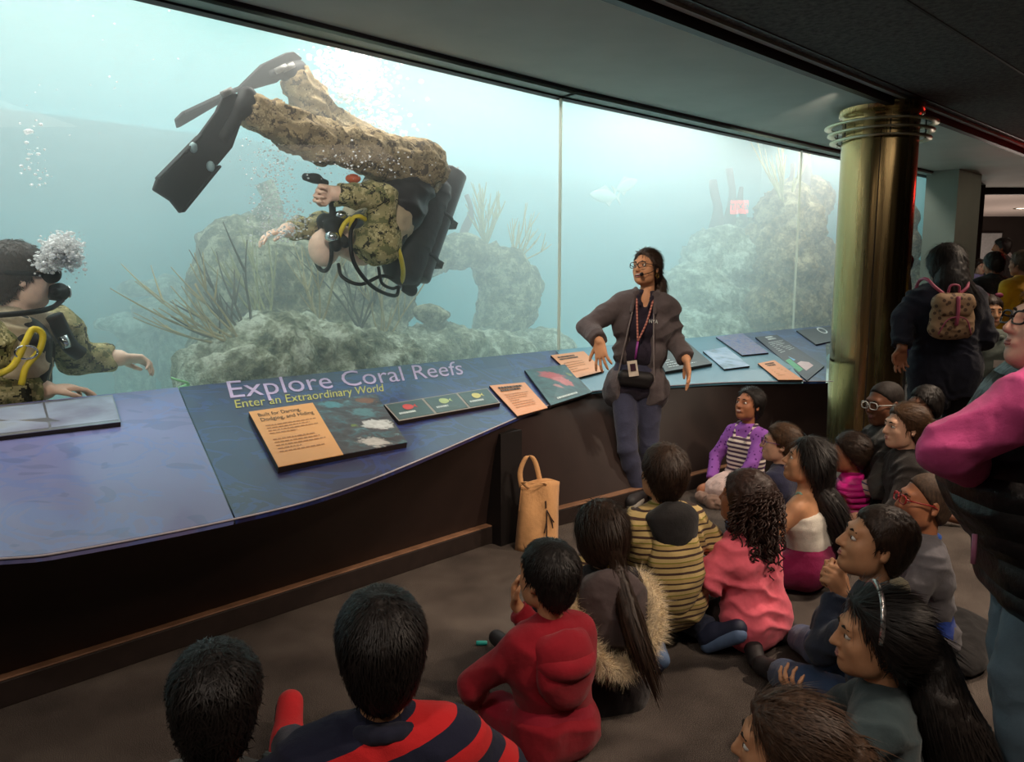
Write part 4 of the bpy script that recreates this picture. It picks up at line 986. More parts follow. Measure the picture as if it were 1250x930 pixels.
    def ring(f, sd, R_, r, lift=0.0, tilt=.3):
        c = f.J['nb'] + f.u * lift; ax = unit(f.u - f.f * tilt * 0); e1 = f.r; e2 = np.cross(ax, e1); P = [c + R_ * (math.cos(a) * e1 + math.sin(a) * e2 * .95) + ax * (-.015 * math.sin(a)) for a in np.linspace(0, 2 * math.pi, 17)]
        sd.chain(P, [r] * 17, .008)
    def pants(f, mat, name='trousers', d=.010, upto=1.93, wr=.004, h=.010, flare=.008):
        sd = Sdf(); J, b = f.J, f.b; sd.cap(J['hipL'], J['hipR'], .070 * b + d * .7, None, .03); w = J['pel'] + f.u * .05 * b; sd.cap(w - f.r * .045 * b, w + f.r * .045 * b, .066 * b + d * .6, None, .03)
        f.legs_s(sd, d, upto, cut=1, flare=flare); return sdf_obj(name, sd, h, mat, f.root, wr, 13, sum(map(ord, f.root.name)) % 13)
    def shoes(f, mat, sole=None, d=.008, h=.008, which='LR'):
        for q in which:
            sd = Sdf(); f.feet(sd, d, q); o = sdf_obj('shoe', sd, h, mat, f.root)
            if sole:
                J = f.J; a, t = J['an' + q], J['toe' + q]; dn = -unit(np.cross(np.cross(t - a, J['kn' + q] - a), t - a)); s2 = Sdf(); s2.cap(a - unit(t - a) * .03 * f.b + dn * .036 * f.b, t + dn * .020 * f.b, .024 * f.b, .026 * f.b, .01)
                sdf_obj('sole', s2, h, sole, o)
    # ---- face details and hair
    def face(f, iris=(.08, .04, .02), lip=(.45, .18, .15), brow=(.02, .014, .01), open_=0.0, smile=0.0, lipcol=True):
        M_eye = plain('eye_white', S((226, 222, 216)), .25); M_ir = plain('iris_%d' % int(iris[0] * 100), iris, .15); s = f.hs
        for q in (-1, 1):
            me = np_mesh('eye', ICV2 * .0125 * s * np.array([1.2, 1, .80]) @ f.Rh.T + f.hp(q * .031, .0755, .002), ICF2); e = obj('eye', me, M_eye, f.root)
            me = np_mesh('iris', (ICV2 * np.array([.0082, .0060, .0080]) * s) @ f.Rh.T + f.hp(q * .0305, .0828, .002), ICF2); obj('iris', me, M_ir, e)
            V, Q = tube_np([f.hp(q * .014, .0905, .0215), f.hp(q * .028, .091, .0265), f.hp(q * .046, .080, .0215)], [.003 * s, .0038 * s, .0018 * s], 6); obj('eyebrow', np_mesh('eyebrow', V, tris_only(Q)), plain('brow_%d' % int(brow[0] * 1000), brow, .8), f.root)
        ml = plain('lip_%d' % int(lip[0] * 100), lip, .4); w = .021 + .006 * smile; up = .006 * smile
        if open_ > 0:
            sd = Sdf(); sd.ell(f.hp(0, .086, -.064), np.array([w * .9, .009, .006 + .010 * open_]) * s, f.Rh, .004); sdf_obj('mouth', sd, .003, plain('mouth_dark', (.05, .012, .012), .4), f.root)
            sd = Sdf(); sd.ell(f.hp(0, .0915, -.0605 + .003 * open_), np.array([w * .72, .005, .004]) * s, f.Rh, .003); sdf_obj('teeth', sd, .002, plain('teeth', S((236, 230, 220)), .3), f.root)
        for sg, r in ((1, .0042), (-1, .0052)):
            z = -.0615 + sg * (.004 + .010 * open_ * (1 if sg < 0 else .5)); V, Q = tube_np([f.hp(-w, .080, -.0615 + up), f.hp(-w * .4, .0905, z), f.hp(w * .4, .0905, z), f.hp(w, .080, -.0615 + up)], np.array([.0015, r, r, .0015]) * s, 6)
            obj('lip', np_mesh('lip', V, tris_only(Q)), ml, f.root)
    def hair(f, mat, style='short', vol=.012, strands=1500, h=.006, slen=.045, swid=.0014, extra=None, front=.080, nape=-.085, jitter=.22, fuzz=.004, sideburn=True, seed=0, sag=0.0, tie=None):
        sd = Sdf(); hp, s, R = f.hp, f.hs, f.Rh
        sd.ell(hp(0, -.018, .040), np.array([.073, .094, .080]) * s + vol * s, R, .02)
        sd.ell(hp(0, -.045, -.02), np.array([.062, .060, .075]) * s + vol * s * .7, R, .03 * s)
        if style == 'long': 
            for q in (-1, 1): sd.ell(hp(q * .055, -.02, -.01), np.array([.03, .05, .085]) * s + vol * s, R, .03 * s)
        p0 = np.array([0, front, .070]); p1 = np.array([0, -.07, nape]); t = p1 - p0; n = np.array([0, -t[2], t[1]]); n = -n if n[1] < 0 else n
        sd.plane(hp(*p0), R @ n, .012 * s)
        if sideburn and style == 'short':
            for q in (-1, 1): sd.cap(hp(q * .070, .022, .03), hp(q * .071, .016, -.012), .008 * s, .004 * s, .01 * s)
        if extra: extra(sd, hp, s, R)
        V, Q = sd.mesh(h); V = relax(V, Q, 1); N_ = vert_normals(V, Q)
        if fuzz: V = V + N_ * (fuzz * fbm(V * np.array([1, 1, .45]) + seed, 55, 2, True))[:, None]
        o = obj('hair', np_mesh('hair', V, Q), mat, f.root)
        if strands:
            rg = np.random.default_rng(seed + 5); i = rg.integers(0, len(V), strands); P, N0 = V[i], N_[i]; cr = hp(0, -.03, .125)
            d = P - cr; d = d + np.array([0, 0, -1.0]) * (.04 + np.maximum(0, (hp(0, 0, 0)[2] - P[:, 2]))[:, None] * 8 + sag); d += rg.normal(size=d.shape) * jitter * np.linalg.norm(d, axis=1)[:, None]
            if tie is not None: d = hp(*tie) - P; d = d / (np.linalg.norm(d, axis=1)[:, None] + 1e-9) + rg.normal(size=d.shape) * jitter * .5
            d -= N0 * (d * N0).sum(1)[:, None]; d /= np.linalg.norm(d, axis=1)[:, None] + 1e-9; sdv = np.cross(N0, d); w_ = swid * (.6 + .8 * rg.random(strands))[:, None]; Ls = slen * (.5 + .8 * rg.random(strands))[:, None]; lf = (.001 + .0035 * rg.random(strands))[:, None] * min(1.0, slen / .04)
            A0, A1 = P - sdv * w_ - N0 * .002, P + sdv * w_ - N0 * .002; B0, B1 = P + d * Ls * .5 + N0 * lf - sdv * w_ * .8, P + d * Ls * .5 + N0 * lf + sdv * w_ * .8; C0 = P + d * Ls + N0 * lf * .9 - N0 * .001
            Vs = np.concatenate([A0, A1, B1, B0, C0]); k = np.arange(strands); T = np.concatenate([np.stack([k, k + strands, k + 2 * strands], 1), np.stack([k, k + 2 * strands, k + 3 * strands], 1), np.stack([k + 3 * strands, k + 2 * strands, k + 4 * strands], 1)])
            obj('hair_strands', np_mesh('hair_strands', Vs, T), mat, o)['kind'] = 'stuff'
        return o
    def lock(f, name, pts, rads, mat, strands=900, h=.007, slen=.12, seed=3, flat=None, fuzz=.006, parent=None, swid=.0016, jit=.05):
        """a tail or fall of hair along a path"""
        P_ = smooth_path(pts, 14); rr = np.interp(np.linspace(0, 1, 14), np.linspace(0, 1, len(rads)), rads); sd = Sdf().chain(P_, rr, .012); V, Q = sd.mesh(h); V = relax(V, Q, 1); N_ = vert_normals(V, Q); V = V + N_ * (fuzz * fbm(V * np.array([1, 1, .3]) + seed, 60, 2, True))[:, None]
        o = obj(name, np_mesh(name, V, Q), mat, parent or f.root)
        if strands:
            rg = np.random.default_rng(seed); i = rg.integers(0, len(V), strands); P, N0 = V[i], N_[i]; j = np.clip(((P[:, None, :] - P_[None]) ** 2).sum(2).argmin(1), 0, 12); d = P_[j + 1] - P_[j] ; d = d / np.linalg.norm(d, axis=1)[:, None] + rg.normal(size=d.shape) * jit; d /= np.linalg.norm(d, axis=1)[:, None]; sv = np.cross(N0, d); w_ = swid * (.5 + rg.random(strands))[:, None]; Ls = slen * (.4 + .8 * rg.random(strands))[:, None]
            A0, A1, C0, B0, B1 = P - sv * w_, P + sv * w_, P + d * Ls, P + d * Ls * .5 + N0 * .005 - sv * w_, P + d * Ls * .5 + N0 * .005 + sv * w_
            Vs = np.concatenate([A0, A1, B1, B0, C0]); k = np.arange(strands); T = np.concatenate([np.stack([k, k + strands, k + 2 * strands], 1), np.stack([k, k + 2 * strands, k + 3 * strands], 1), np.stack([k + 3 * strands, k + 2 * strands, k + 4 * strands], 1)])
            obj('hair_strands', np_mesh('hair_strands', Vs, T), mat, o if parent is None else parent)['kind'] = 'stuff'
        return o
    def glasses(f, mat, w=.024, h_=.017, r=.0022, lens=True):
        parts = []; hp = f.hp
        for q in (-1, 1):
            P = [hp(q * .032 + w * math.copysign(abs(math.cos(a)) ** .6, math.cos(a)), .103 - .004 * abs(math.cos(a)) * (1 if q * math.cos(a) > 0 else 0), .001 + h_ * math.copysign(abs(math.sin(a)) ** .7, math.sin(a))) for a in np.linspace(0, 2 * math.pi, 25)]
            parts.append(tube_np(P, r * f.hs, 6)); parts.append(tube_np([hp(q * .056, .098, .006), hp(q * .074, .06, .007), hp(q * .080, .0, .006), hp(q * .080, -.02, -.004)], r * f.hs, 6))
        parts.append(tube_np([hp(-.009, .104, .004), hp(0, .107, .006), hp(.009, .104, .004)], r * f.hs, 6))
        V, Q = merge([(v, tris_only(q)) for v, q in parts]); g = obj('glasses', np_mesh('glasses', V, Q), mat, f.root)
        return g
_ico = bmesh.new(); bmesh.ops.create_icosphere(_ico, subdivisions=2, radius=1.0)
ICV2 = np.array([v.co[:] for v in _ico.verts]); ICF2 = np.array([[v.index for v in q.verts] for q in _ico.faces]); _ico.free()
def skin_mat(name, col):
    if name in MATS: return MATS[name]
    n = NT(name); v = n.coord(); c = n.ramp(n.noise(v, 22, 3), [(0.3, tuple(x * .9 for x in col)), (0.7, tuple(min(1, x * 1.08) for x in col))])
    b = n.bsdf(c, 0.5, 0, 0.35, n.bump(n.noise(v, 500, 2), .08, .002)); MATS[name] = n.m; return n.m
SK_light = skin_mat('skin_light', S((226, 178, 150))); SK_tan = skin_mat('skin_tan', S((204, 150, 112))); SK_brown = skin_mat('skin_brown', S((164, 108, 78))); SK_dark = skin_mat('skin_dark', S((112, 72, 52)))
def hair_mat(name, col, rough=.5):
    if name in MATS: return MATS[name]
    n = NT(name); v = n.coord(scale=(1, 1, .25)); c = n.ramp(n.noise(v, 120, 3), [(0.3, tuple(x * .6 for x in col)), (0.7, tuple(x * 1.6 for x in col))])
    n.bsdf(c, rough, 0, 0.35, n.bump(n.noise(v, 260, 2), .3, .003)); MATS[name] = n.m; return n.m
H_black = hair_mat('hair_black', (.012, .009, .008)); H_brown = hair_mat('hair_dark_brown', (.028, .015, .009)); H_mid = hair_mat('hair_brown', (.075, .038, .018))
def stripes(name, cols, period, rot=(0, 0, 0), wob=.004, rough=.9, axis='Z', vary=0.0):
    """horizontal woven stripes; cols: (width fraction, colour)"""
    n = NT(name); v = n.coord(rot=rot); sp = n.n('ShaderNodeSeparateXYZ'); n.l(v, sp.inputs[0]); z = sp.outputs[axis]
    z = n.math('ADD', z, n.math('MULTIPLY', n.noise(n.coord(), 9, 2), wob)); ph = n.math('FRACT', n.math('DIVIDE', z, period)); st_ = []; p = 0
    for w_, c in cols: st_.append((p, c)); p += w_
    c = n.ramp(ph, st_, 'CONSTANT'); n.bsdf(c, rough, 0, .2, n.bump(n.math('ADD', n.noise(v, 700, 2), n.math('MULTIPLY', n.noise(n.coord(), 40, 3), 3.0)), .3, .004), sheen=.1); return n.m
def camo(name, cols, dark):
    n = NT(name); v = n.coord(); q = n.n('ShaderNodeVectorMath', operation='SNAP'); n.l(v, q.inputs[0]); q.inputs[1].default_value = (.008,) * 3
    a = n.noise(q.outputs[0], 11, 4, .65, .6); b = n.noise(q.outputs[0], 19, 3, .6, .8)
    c = n.ramp(a, [(0.0, S(cols[0])), (.43, S(cols[0])), (.45, S(cols[1])), (.56, S(cols[2])), (.60, S(cols[3]))], 'CONSTANT')
    k = n.ramp(b, [(0, (0, 0, 0)), (.58, (0, 0, 0)), (.585, (1, 1, 1))], 'CONSTANT'); c = n.mix(k, c, S(dark))
    n.bsdf(c, .9, 0, .15, n.bump(n.noise(n.coord(), 45, 4), .5, .008)); return n.m

def ringlets(f, mat, count, seed, reach=(.06, .12)):
    """corkscrew curls hung all over the hair"""
    rg = np.random.default_rng(seed); parts = []; s = f.hs
    while len(parts) < count:
        p = rg.normal(size=3); p /= np.linalg.norm(p)
        if p[1] > .30 and p[2] < .62: continue
        a = np.array([p[0] * .098, -.030 + p[1] * .108, .012 + p[2] * .115]); P0 = f.hp(*a); out = unit(f.Rh @ (p * np.array([1, 1, .5]))); L_ = rg.uniform(*reach) * (1.5 if p[2] < .1 and p[1] < 0 else 1.0); R_ = rg.uniform(.006, .011); ph = rg.uniform(0, 6.28); tn = rg.uniform(2.2, 3.6); t = np.linspace(0, 1, 22)
        ax = P0 + out * (.035 * np.sin(t * 1.6))[:, None] + np.array([0, 0, -1.0]) * (L_ * t ** 1.35)[:, None]; e1 = unit(np.cross(out, (0, 0, 1.0)) + 1e-6); e2 = unit(np.cross(e1, (0, 0, 1.0)) + 1e-6)
        parts.append(tube_np(ax + R_ * (np.cos(ph + tn * 6.28 * t)[:, None] * e1 + np.sin(ph + tn * 6.28 * t)[:, None] * e2), .0042 * (1 - .5 * t), 4))
    V, Q = merge([(v, tris_only(q)) for v, q in parts]); obj('ringlets', np_mesh('ringlets', V, Q), mat, f.root)['kind'] = 'stuff'

# ================================================================== THE SEATED CHILDREN
def fwd(h): return np.array([-math.sin(math.radians(h)), math.cos(math.radians(h)), 0])
def sit(label, px, z, heading, H, look, lean=.06, hs=.9, build=.92, pz=.075, twist=0.0, side=0.0, group=None):
    HC = atz(px[0], px[1], z); d = fwd(heading); r = np.array([d[1], -d[0], 0]); base = HC - d * lean - r * side
    f = Fig(label, (base[0], base[1], 0), heading, H, group, hs, build); f.spine((0, 0, pz * H), f.L(HC), look, twist); return f
GK = 'children sitting on the carpet'
M_shoe = plain('shoe_dark', S((44, 42, 44)), .6); M_sole = plain('sole_grey', S((150, 146, 138)), .7); M_denim = cloth('denim', S((62, 82, 116))); M_denimd = cloth('denim_dark', S((40, 46, 66))); M_blackc = cloth('black_cloth', S((30, 28, 29)))
def hood(f, mat, drop=.09, w=.10, r=.030, lining=None, name='hood'):
    sd = Sdf(); J = f.J; nb = J['nb']; b = f.b; P = []; R_ = np.stack([f.r, f.f, f.u], 1)
    for a in np.linspace(-.25 * math.pi, 1.25 * math.pi, 19):
        sn_ = max(0, math.sin(a))
        if lining: P.append(nb + f.r * math.cos(a) * .098 * b * (1 - .25 * sn_ ** 2) - f.f * (math.sin(a) * .085 + .018 * sn_) * b + f.u * (.012 - drop * .95 * sn_ ** 1.6) * b)
        else: P.append(nb + f.r * math.cos(a) * .068 * b * (1 + .25 * sn_) - f.f * math.sin(a) * .085 * b + f.u * (-.012 - drop * .35 * sn_) * b)
    q = .55 if lining else 1.0
    sd.chain(P, [r * .7 * q] * 2 + [r * q] * 15 + [r * .7 * q] * 2, .02); c = nb - f.f * .080 * b - f.u * drop * b * (1.25 if lining else 1.0)
    sd.ell(c, np.array([.095, .045, drop * .95 + .02]) * b, R_, .03); o = sdf_obj(name, sd, .008, mat, f.root, .006, 9, 2.0)
    if not lining:
        s3 = Sdf().chain([p - f.f * .030 * b - f.u * .045 * b for p in P[4:15]], [r * .5] + [r * .9] * 9 + [r * .5], .02); sdf_obj('hood_fold', s3, .008, mat, o, .004, 9)
    if lining:
        s2 = Sdf(); s2.ell(nb - f.f * .078 * b - f.u * .020 * b, np.array([.080, .036, drop * .62]) * b, R_ @ frame_look(0, -14), .02); s2.ell(nb - f.f * .05 * b + f.u * .004 * b, np.array([.088, .055, .03]) * b, R_, .03); sdf_obj('hood_lining', s2, .008, lining, o, .003)
    return o
# --- boy in the red hooded sweatshirt
f = sit('child in a red hooded sweatshirt sitting cross-legged, hand at the mouth', (667, 703), .55, 30, 1.22, (44, 6), .05, .90, build=.86)
f.legs('cross', knR=f.L(atz(650, 792, .20)), anR=f.L(atz(622, 790, .06)), toeR=f.L(atz(606, 778, .05)), knL=f.L(atz(606, 868, .10)), anL=f.L(atz(640, 905, .05)), toeL=f.L(atz(606, 897, .05))); M_red = cloth('red_fleece', S((150, 24, 40))); M_red2 = cloth('red_jersey', S((164, 34, 54)))
f.arm('R', f.L(aty(630, 738, 2.44)), (.3, .6, -1), hd=f.Ld((-.08, .05, 1)), pn=f.Ld((.6, -.1, .2)), curl=.55); f.arm('L', f.L(atz(583, 852, .10)), (-1, -.4, .3), curl=.4)
f.body(SK_tan, .0065, head_kw=dict()); f.top(M_red, 'sweatshirt', .016, 1.93, .008, .02, h=.009, flare=.004, freq=11); hood(f, M_red, .10); f.pants(M_red2, d=.014, wr=.006); f.shoes(M_shoe, M_sole)
f.hair(H_black, vol=.014, strands=2600, slen=.028, swid=.0016, seed=1)
# --- girl with the fur-trimmed hood
f = sit('child with a ponytail in a dark coat with a pale fur-trimmed hood', (732, 652), .575, 14, 1.22, (22, 0), .05, .92)
f.legs('cross'); f.arm('L', (-.10, .24, .16), (-1, -.2, .2)); f.arm('R', (.10, .24, .16), (1, -.2, .2)); M_coat = cloth('charcoal_coat', S((42, 36, 38))); M_hoodq = cloth('quilted_lining', S((84, 72, 72)))
f.body(SK_light, .008); f.top(M_coat, 'coat', .026, 1.93, .007, .05, h=.009); f.pants(M_blackc); f.shoes(M_shoe, M_sole)
sd = Sdf(); J = f.J; R_ = np.stack([f.r, f.f, f.u], 1); B = lambda x, y, z: J['nb'] + R_ @ np.array([x, y, z])
sd.ell(B(0, -.10, -.07), (.125, .050, .14), R_, .03); sd.ell(B(0, -.06, .0), (.10, .07, .05), R_, .03); hq = sdf_obj('hood', sd, .008, M_hoodq, f.root, .007, 18)
M_fur = plain('fur_cream', S((240, 220, 188)), .9, var=.2, nscale=60); FP = smooth_path([B(-.115, .02, .015), B(-.142, -.07, -.03), B(-.125, -.135, -.12), B(-.06, -.165, -.215), B(.03, -.165, -.235), B(.115, -.145, -.17), B(.150, -.10, -.06), B(.125, -.02, .01)], 40)
V, Q = tube_np(FP, .022, 8); fr = obj('fur_trim', np_mesh('fur_trim', V, tris_only(Q)), M_fur, f.root); rg = np.random.default_rng(4); k = 17000
t = rg.integers(0, 39, k); u_ = rg.random(k)[:, None]; C0 = FP[t] * (1 - u_) + FP[np.minimum(t + 1, 39)] * u_; dr = rg.normal(size=(k, 3)); dr /= np.linalg.norm(dr, axis=1)[:, None]; T0 = C0 + dr * .02; tip = C0 + (dr + rg.normal(size=(k, 3)) * .25) * .050 + np.array([0, 0, -.008]); sv = np.cross(dr, rg.normal(size=(k, 3))); sv = sv / np.linalg.norm(sv, axis=1)[:, None] * .0009
Vs = np.concatenate([T0 - sv, T0 + sv, tip]); a_ = np.arange(k); obj('fur', np_mesh('fur', Vs, np.stack([a_, a_ + k, a_ + 2 * k], 1)), M_fur, fr)['kind'] = 'stuff'
f.hair(H_brown, 'long', vol=.016, strands=2200, slen=.06, seed=2, nape=-.11, jitter=.15, tie=(0, -.10, -.09))
tie = f.hp(.012, -.10, -.085); f.lock('ponytail', [f.hp(0, -.09, -.03), tie, B(.03, -.165, -.06), B(.05, -.195, -.15), B(.085, -.20, -.25)], [.035, .022, .034, .030, .010], H_brown, 700, slen=.14)
V, Q = tube_np([tie + np.array([math.cos(a), math.sin(a) * .5, math.sin(a) * .7]) * .024 for a in np.linspace(0, 6.28, 14)], .007, 6); obj('hair_tie', np_mesh('hair_tie', V, tris_only(Q)), plain('tie_yellow', S((236, 196, 60)), .6), f.root)
sd = Sdf(); f.ring(sd, .056, .012, .006); sdf_obj('collar', sd, .006, cloth('pink_collar', S((190, 50, 120))), f.root)
# --- boy in the striped hooded cardigan
f = sit('child in a tan striped hooded cardigan kneeling with one sole showing', (809, 578), .70, 18, 1.34, (20, 12), .03, .93, pz=.17)
H = f.H; f.legs('kneel'); f.J['anR'] += np.array([.09, -.04, .02]); f.J['toeR'] = f.J['anR'] + np.array([.045, -.085, .05])
f.arm('L', (-.16, .22, .24), (-1, -.3, 0)); f.arm('R', (.20, .10, .20), (1, -.5, 0)); M_knit = stripes('knit_stripes', [(.26, S((190, 166, 112))), (.10, S((60, 44, 38))), (.20, S((176, 150, 98))), (.07, S((128, 124, 48))), (.22, S((196, 172, 118))), (.15, S((74, 54, 46)))], .062, wob=.006)
f.body(SK_tan, .008); f.top(M_knit, 'cardigan', .020, 1.93, .006, .03, h=.009, flare=.004); hood(f, M_knit, .125, r=.026, lining=M_blackc); f.pants(M_denimd); f.shoes(plain('shoe_navy', S((38, 44, 66)), .6), plain('sole_blue', S((96, 120, 156)), .7))
f.hair(H_brown, vol=.015, strands=2600, slen=.03, swid=.0016, seed=3)
# --- girl with curly hair
f = sit('child with big curly dark hair in a pink shirt kneeling on the carpet', (908, 610), .575, 38, 1.24, (48, 12), .07, .9, pz=.12)
f.legs('kneel'); f.J['toeL'] += np.array([-.06, .02, 0]); f.arm('L', (-.17, .20, .10), (-1, -.4, .2)); f.arm('R', (.14, .22, .14), (1, -.3, 0)); M_pink = cloth('pink_jersey', S((232, 104, 122)))
f.body(SK_brown, .0075); f.top(M_pink, 'shirt', .020, .75, .008, .05, h=.009, flare=.012); f.pants(cloth('brown_leggings', S((46, 34, 32))), d=.004)
H_curl = hair_mat('hair_curly', (.030, .014, .010), .5)
f.hair(H_curl, 'long', vol=.026, strands=1200, slen=.03, jitter=1.5, nape=-.12, seed=4); ringlets(f, H_curl, 330, 8); J = f.J
f.lock('long_hair', [f.hp(0, -.08, -.05), f.hp(.01, -.10, -.13), f.hp(.02, -.11, -.22)], [.07, .065, .035], H_curl, 300, slen=.05, jit=.6)
rg = np.random.default_rng(12); parts = []
for _ in range(110):
    x, y, z = rg.normal() * .055, -.12 + rg.normal() * .03, -.06 - rg.random() * .12; t = np.linspace(0, 1, 20); ph = rg.uniform(0, 6.28); P0 = f.hp(x, y, z); L_ = rg.uniform(.07, .13)
    parts.append(tube_np(np.stack([P0[0] + .009 * np.cos(ph + 19 * t), P0[1] + .009 * np.sin(ph + 19 * t), P0[2] - L_ * t], 1), .0042 * (1 - .5 * t), 4))
V, Q = merge([(v, tris_only(q)) for v, q in parts]); obj('ringlets', np_mesh('ringlets', V, Q), H_curl, f.root)['kind'] = 'stuff'; f.shoes(M_shoe)
# --- girl in the white camisole
f = sit('child with long dark hair in a white camisole gazing up at the tank', (985, 563), .60, 46, 1.28, (76, 16), .05, .92, pz=.085)
f.legs('cross'); f.arm('L', (-.12, .22, .14), (-1, -.3, .2)); f.arm('R', (.10, .24, .14), (1, -.3, .2)); f.body(SK_tan, .006); f.face()
sd = Sdf(); J, b = f.J, f.b; sp = lambda t: J['pel'] + (J['nb'] - J['pel']) * t
for t, w, r in ((0, .058, .070), (.36, .040, .066), (.62, .056, .067)): c = sp(t); sd.cap(c - f.r * w * b, c + f.r * w * b, r * b + .008, None, .03)
ca = sdf_obj('camisole', sd, .008, cloth('white_jersey', S((214, 208, 196))), f.root, .004)
for q in (-1, 1): tube('strap', [sp(.70) - f.f * .05 + f.r * q * .05, J['nb'] + f.r * q * .058 * b + f.u * .024, sp(.72) + f.f * .07 + f.r * q * .045], .006, cloth('strap_mint', S((150, 186, 170))), f.root, 6, 12)
f.pants(cloth('plum_velour', S((128, 22, 72))), d=.022); f.shoes(M_shoe)
f.hair(H_black, 'long', vol=.014, strands=2400, slen=.08, seed=5, nape=-.12, front=.072, jitter=.15, tie=(0, -.10, -.12)); f.lock('long_hair', [f.hp(.01, -.085, -.03), f.hp(.02, -.105, -.12), sp(.8) - f.f * .09 + f.r * .05, sp(.45) - f.f * .105 + f.r * .08, sp(.12) - f.f * .10 + f.r * .09], [.06, .06, .062, .05, .016], H_black, 1200, slen=.16)
# --- girl with purple glasses
f = sit('child with purple glasses in a navy sleeveless top', (951, 541), .535, 50, 1.16, (80, 8), .05, .88)
f.legs('cross'); f.arm('L', (-.10, .22, .14), (-1, -.3, .2)); f.arm('R', (.10, .22, .14), (1, -.3, .2)); f.body(SK_light, .006); f.face(); f.glasses(plain('frame_purple', S((110, 50, 130)), .35)); f.top(cloth('navy_cotton', S((40, 42, 66))), 'top', .012, .28, .004, .03, h=.009); f.pants(M_denimd)
f.hair(H_mid, 'short', vol=.014, strands=2000, slen=.05, seed=6, nape=-.10, front=.074, tie=(0, -.11, .0)); f.lock('bun', [f.hp(.0, -.10, .01), f.hp(0, -.125, -.01)], [.03, .028], H_mid, 200, slen=.04)
# --- girl in purple by the counter
f = sit('smiling child in a spotted purple top and pale skirt against the counter', (914, 494), .625, 128, 1.20, (122, 16), .0, .9, pz=.10)
f.legs('kneel'); f.J['knL'] += np.array([-.06, .02, 0]); f.J['knR'] += np.array([.06, .0, 0]); f.arm('L', (-.08, .24, .15), (-1, -.4, 0)); f.arm('R', (.15, .16, .12), (1, -.4, 0)); f.body(SK_brown, .006, head_kw=dict(smile=1)); f.face(open_=.35, smile=1)
def dots():
    n = NT('purple_dots'); v = n.coord(); d = n.voro(v, 38); c = n.ramp(d, [(0, S((92, 40, 120))), (.22, S((92, 40, 120))), (.26, S((150, 92, 184)))], 'CONSTANT'); n.bsdf(c, .9, 0, .2); return n.m
f.top(dots(), 'top', .010, 1.95, .003, 0, h=.008)
sd = Sdf(); J, b = f.J, f.b; sp = lambda t: J['pel'] + (J['nb'] - J['pel']) * t
for t, w, r in ((.05, .058, .074), (.4, .042, .070), (.68, .045, .070)): c = sp(t); sd.cap(c - f.r * w * b + f.f * .006, c + f.r * w * b + f.f * .006, r * b + .009, None, .03)
pin = sdf_obj('pinafore', sd, .008, stripes('pinafore_stripes', [(.5, S((226, 214, 204))), (.5, S((80, 60, 84)))], .030), f.root)
for q in (-1, 1): tube('strap', [sp(.75) + f.f * .085 + f.r * q * .045, J['nb'] + f.r * q * .06 * b + f.u * .03, sp(.75) - f.f * .08 + f.r * q * .045], .013, MATS.get('x') or pin.data.materials[0], pin, 6, 12)
sd = Sdf(); sd.ell((0, .10, .09), (.17, .20, .10), None, .03); sd.cap((-.09, .22, .05), (.10, .20, .05), .06, None, .05); sd.cap((-.1, -.02, .06), (.1, -.02, .06), .09, None, .05); V, Q = sd.mesh(.009); V[:, 2] = np.maximum(V[:, 2], .004); N_ = vert_normals(V, Q); V += N_ * (.010 * fbm(V, 22, 3, True))[:, None]; obj('skirt', np_mesh('skirt', V, Q), cloth('skirt_blush', S((222, 196, 190))), f.root)
sd = Sdf(); sd.chain([(-.17, .02, .03), (-.19, .14, .04), (-.14, .27, .035), (.0, .33, .035), (.13, .29, .035)], [.035, .04, .04, .035, .03], .03); V, Q = sd.mesh(.008); V[:, 2] = np.maximum(V[:, 2], .003); N_ = vert_normals(V, Q); V += N_ * (.014 * fbm(V, 40, 3, True))[:, None]; obj('tulle_hem', np_mesh('tulle_hem', V, Q), cloth('tulle_taupe', S((150, 122, 108))), f.root)
f.shoes(plain('shoe_blue', S((46, 44, 92)), .5)); f.hair(H_black, 'short', vol=.013, strands=2000, slen=.05, seed=7, nape=-.11, front=.062, jitter=.1, fuzz=.002, tie=(.03, -.10, -.03)); f.lock('ponytail', [f.hp(.03, -.10, -.02), f.hp(.06, -.11, -.08), f.hp(.07, -.09, -.13)], [.035, .03, .015], H_black, 300, slen=.06)
sd = Sdf(); sd.ell(f.hp(.066, -.06, -.01), (.014, .014, .014)); sdf_obj('hair_bobble', sd, .005, plain('bobble_yellow', S((236, 220, 90)), .4), f.root)
# --- girl in the magenta quilted vest
f = sit('child with a dark ponytail in a magenta quilted vest', (1036, 553), .505, 62, 1.14, (72, 2), .05, .9)
f.legs('cross'); f.arm('L', (-.10, .22, .14), (-1, -.3, .2)); f.arm('R', (.10, .22, .14), (1, -.3, .2)); f.body(SK_brown, .007)
def quilt(name, col, per=.034):
    n = NT(name); v = n.coord(); sp = n.n('ShaderNodeSeparateXYZ'); n.l(v, sp.inputs[0]); z = n.math('ADD', sp.outputs['Z'], n.math('MULTIPLY', n.noise(v, 10, 2), .008)); s_ = n.math('ABSOLUTE', n.math('SINE', n.math('MULTIPLY', z, math.pi / per))); c = n.ramp(n.noise(v, 30, 3), [(.3, tuple(x * .85 for x in col)), (.7, tuple(min(1, x * 1.1) for x in col))])
    n.bsdf(c, .45, 0, .4, n.bump(n.math('ADD', s_, n.math('MULTIPLY', n.noise(v, 60, 2), .25)), 1.0, .012)); return n.m
f.top(quilt('quilt_magenta', S((198, 30, 130))), 'vest', .026, .30, .004, .04, h=.009, collar=.016); f.pants(M_denimd)
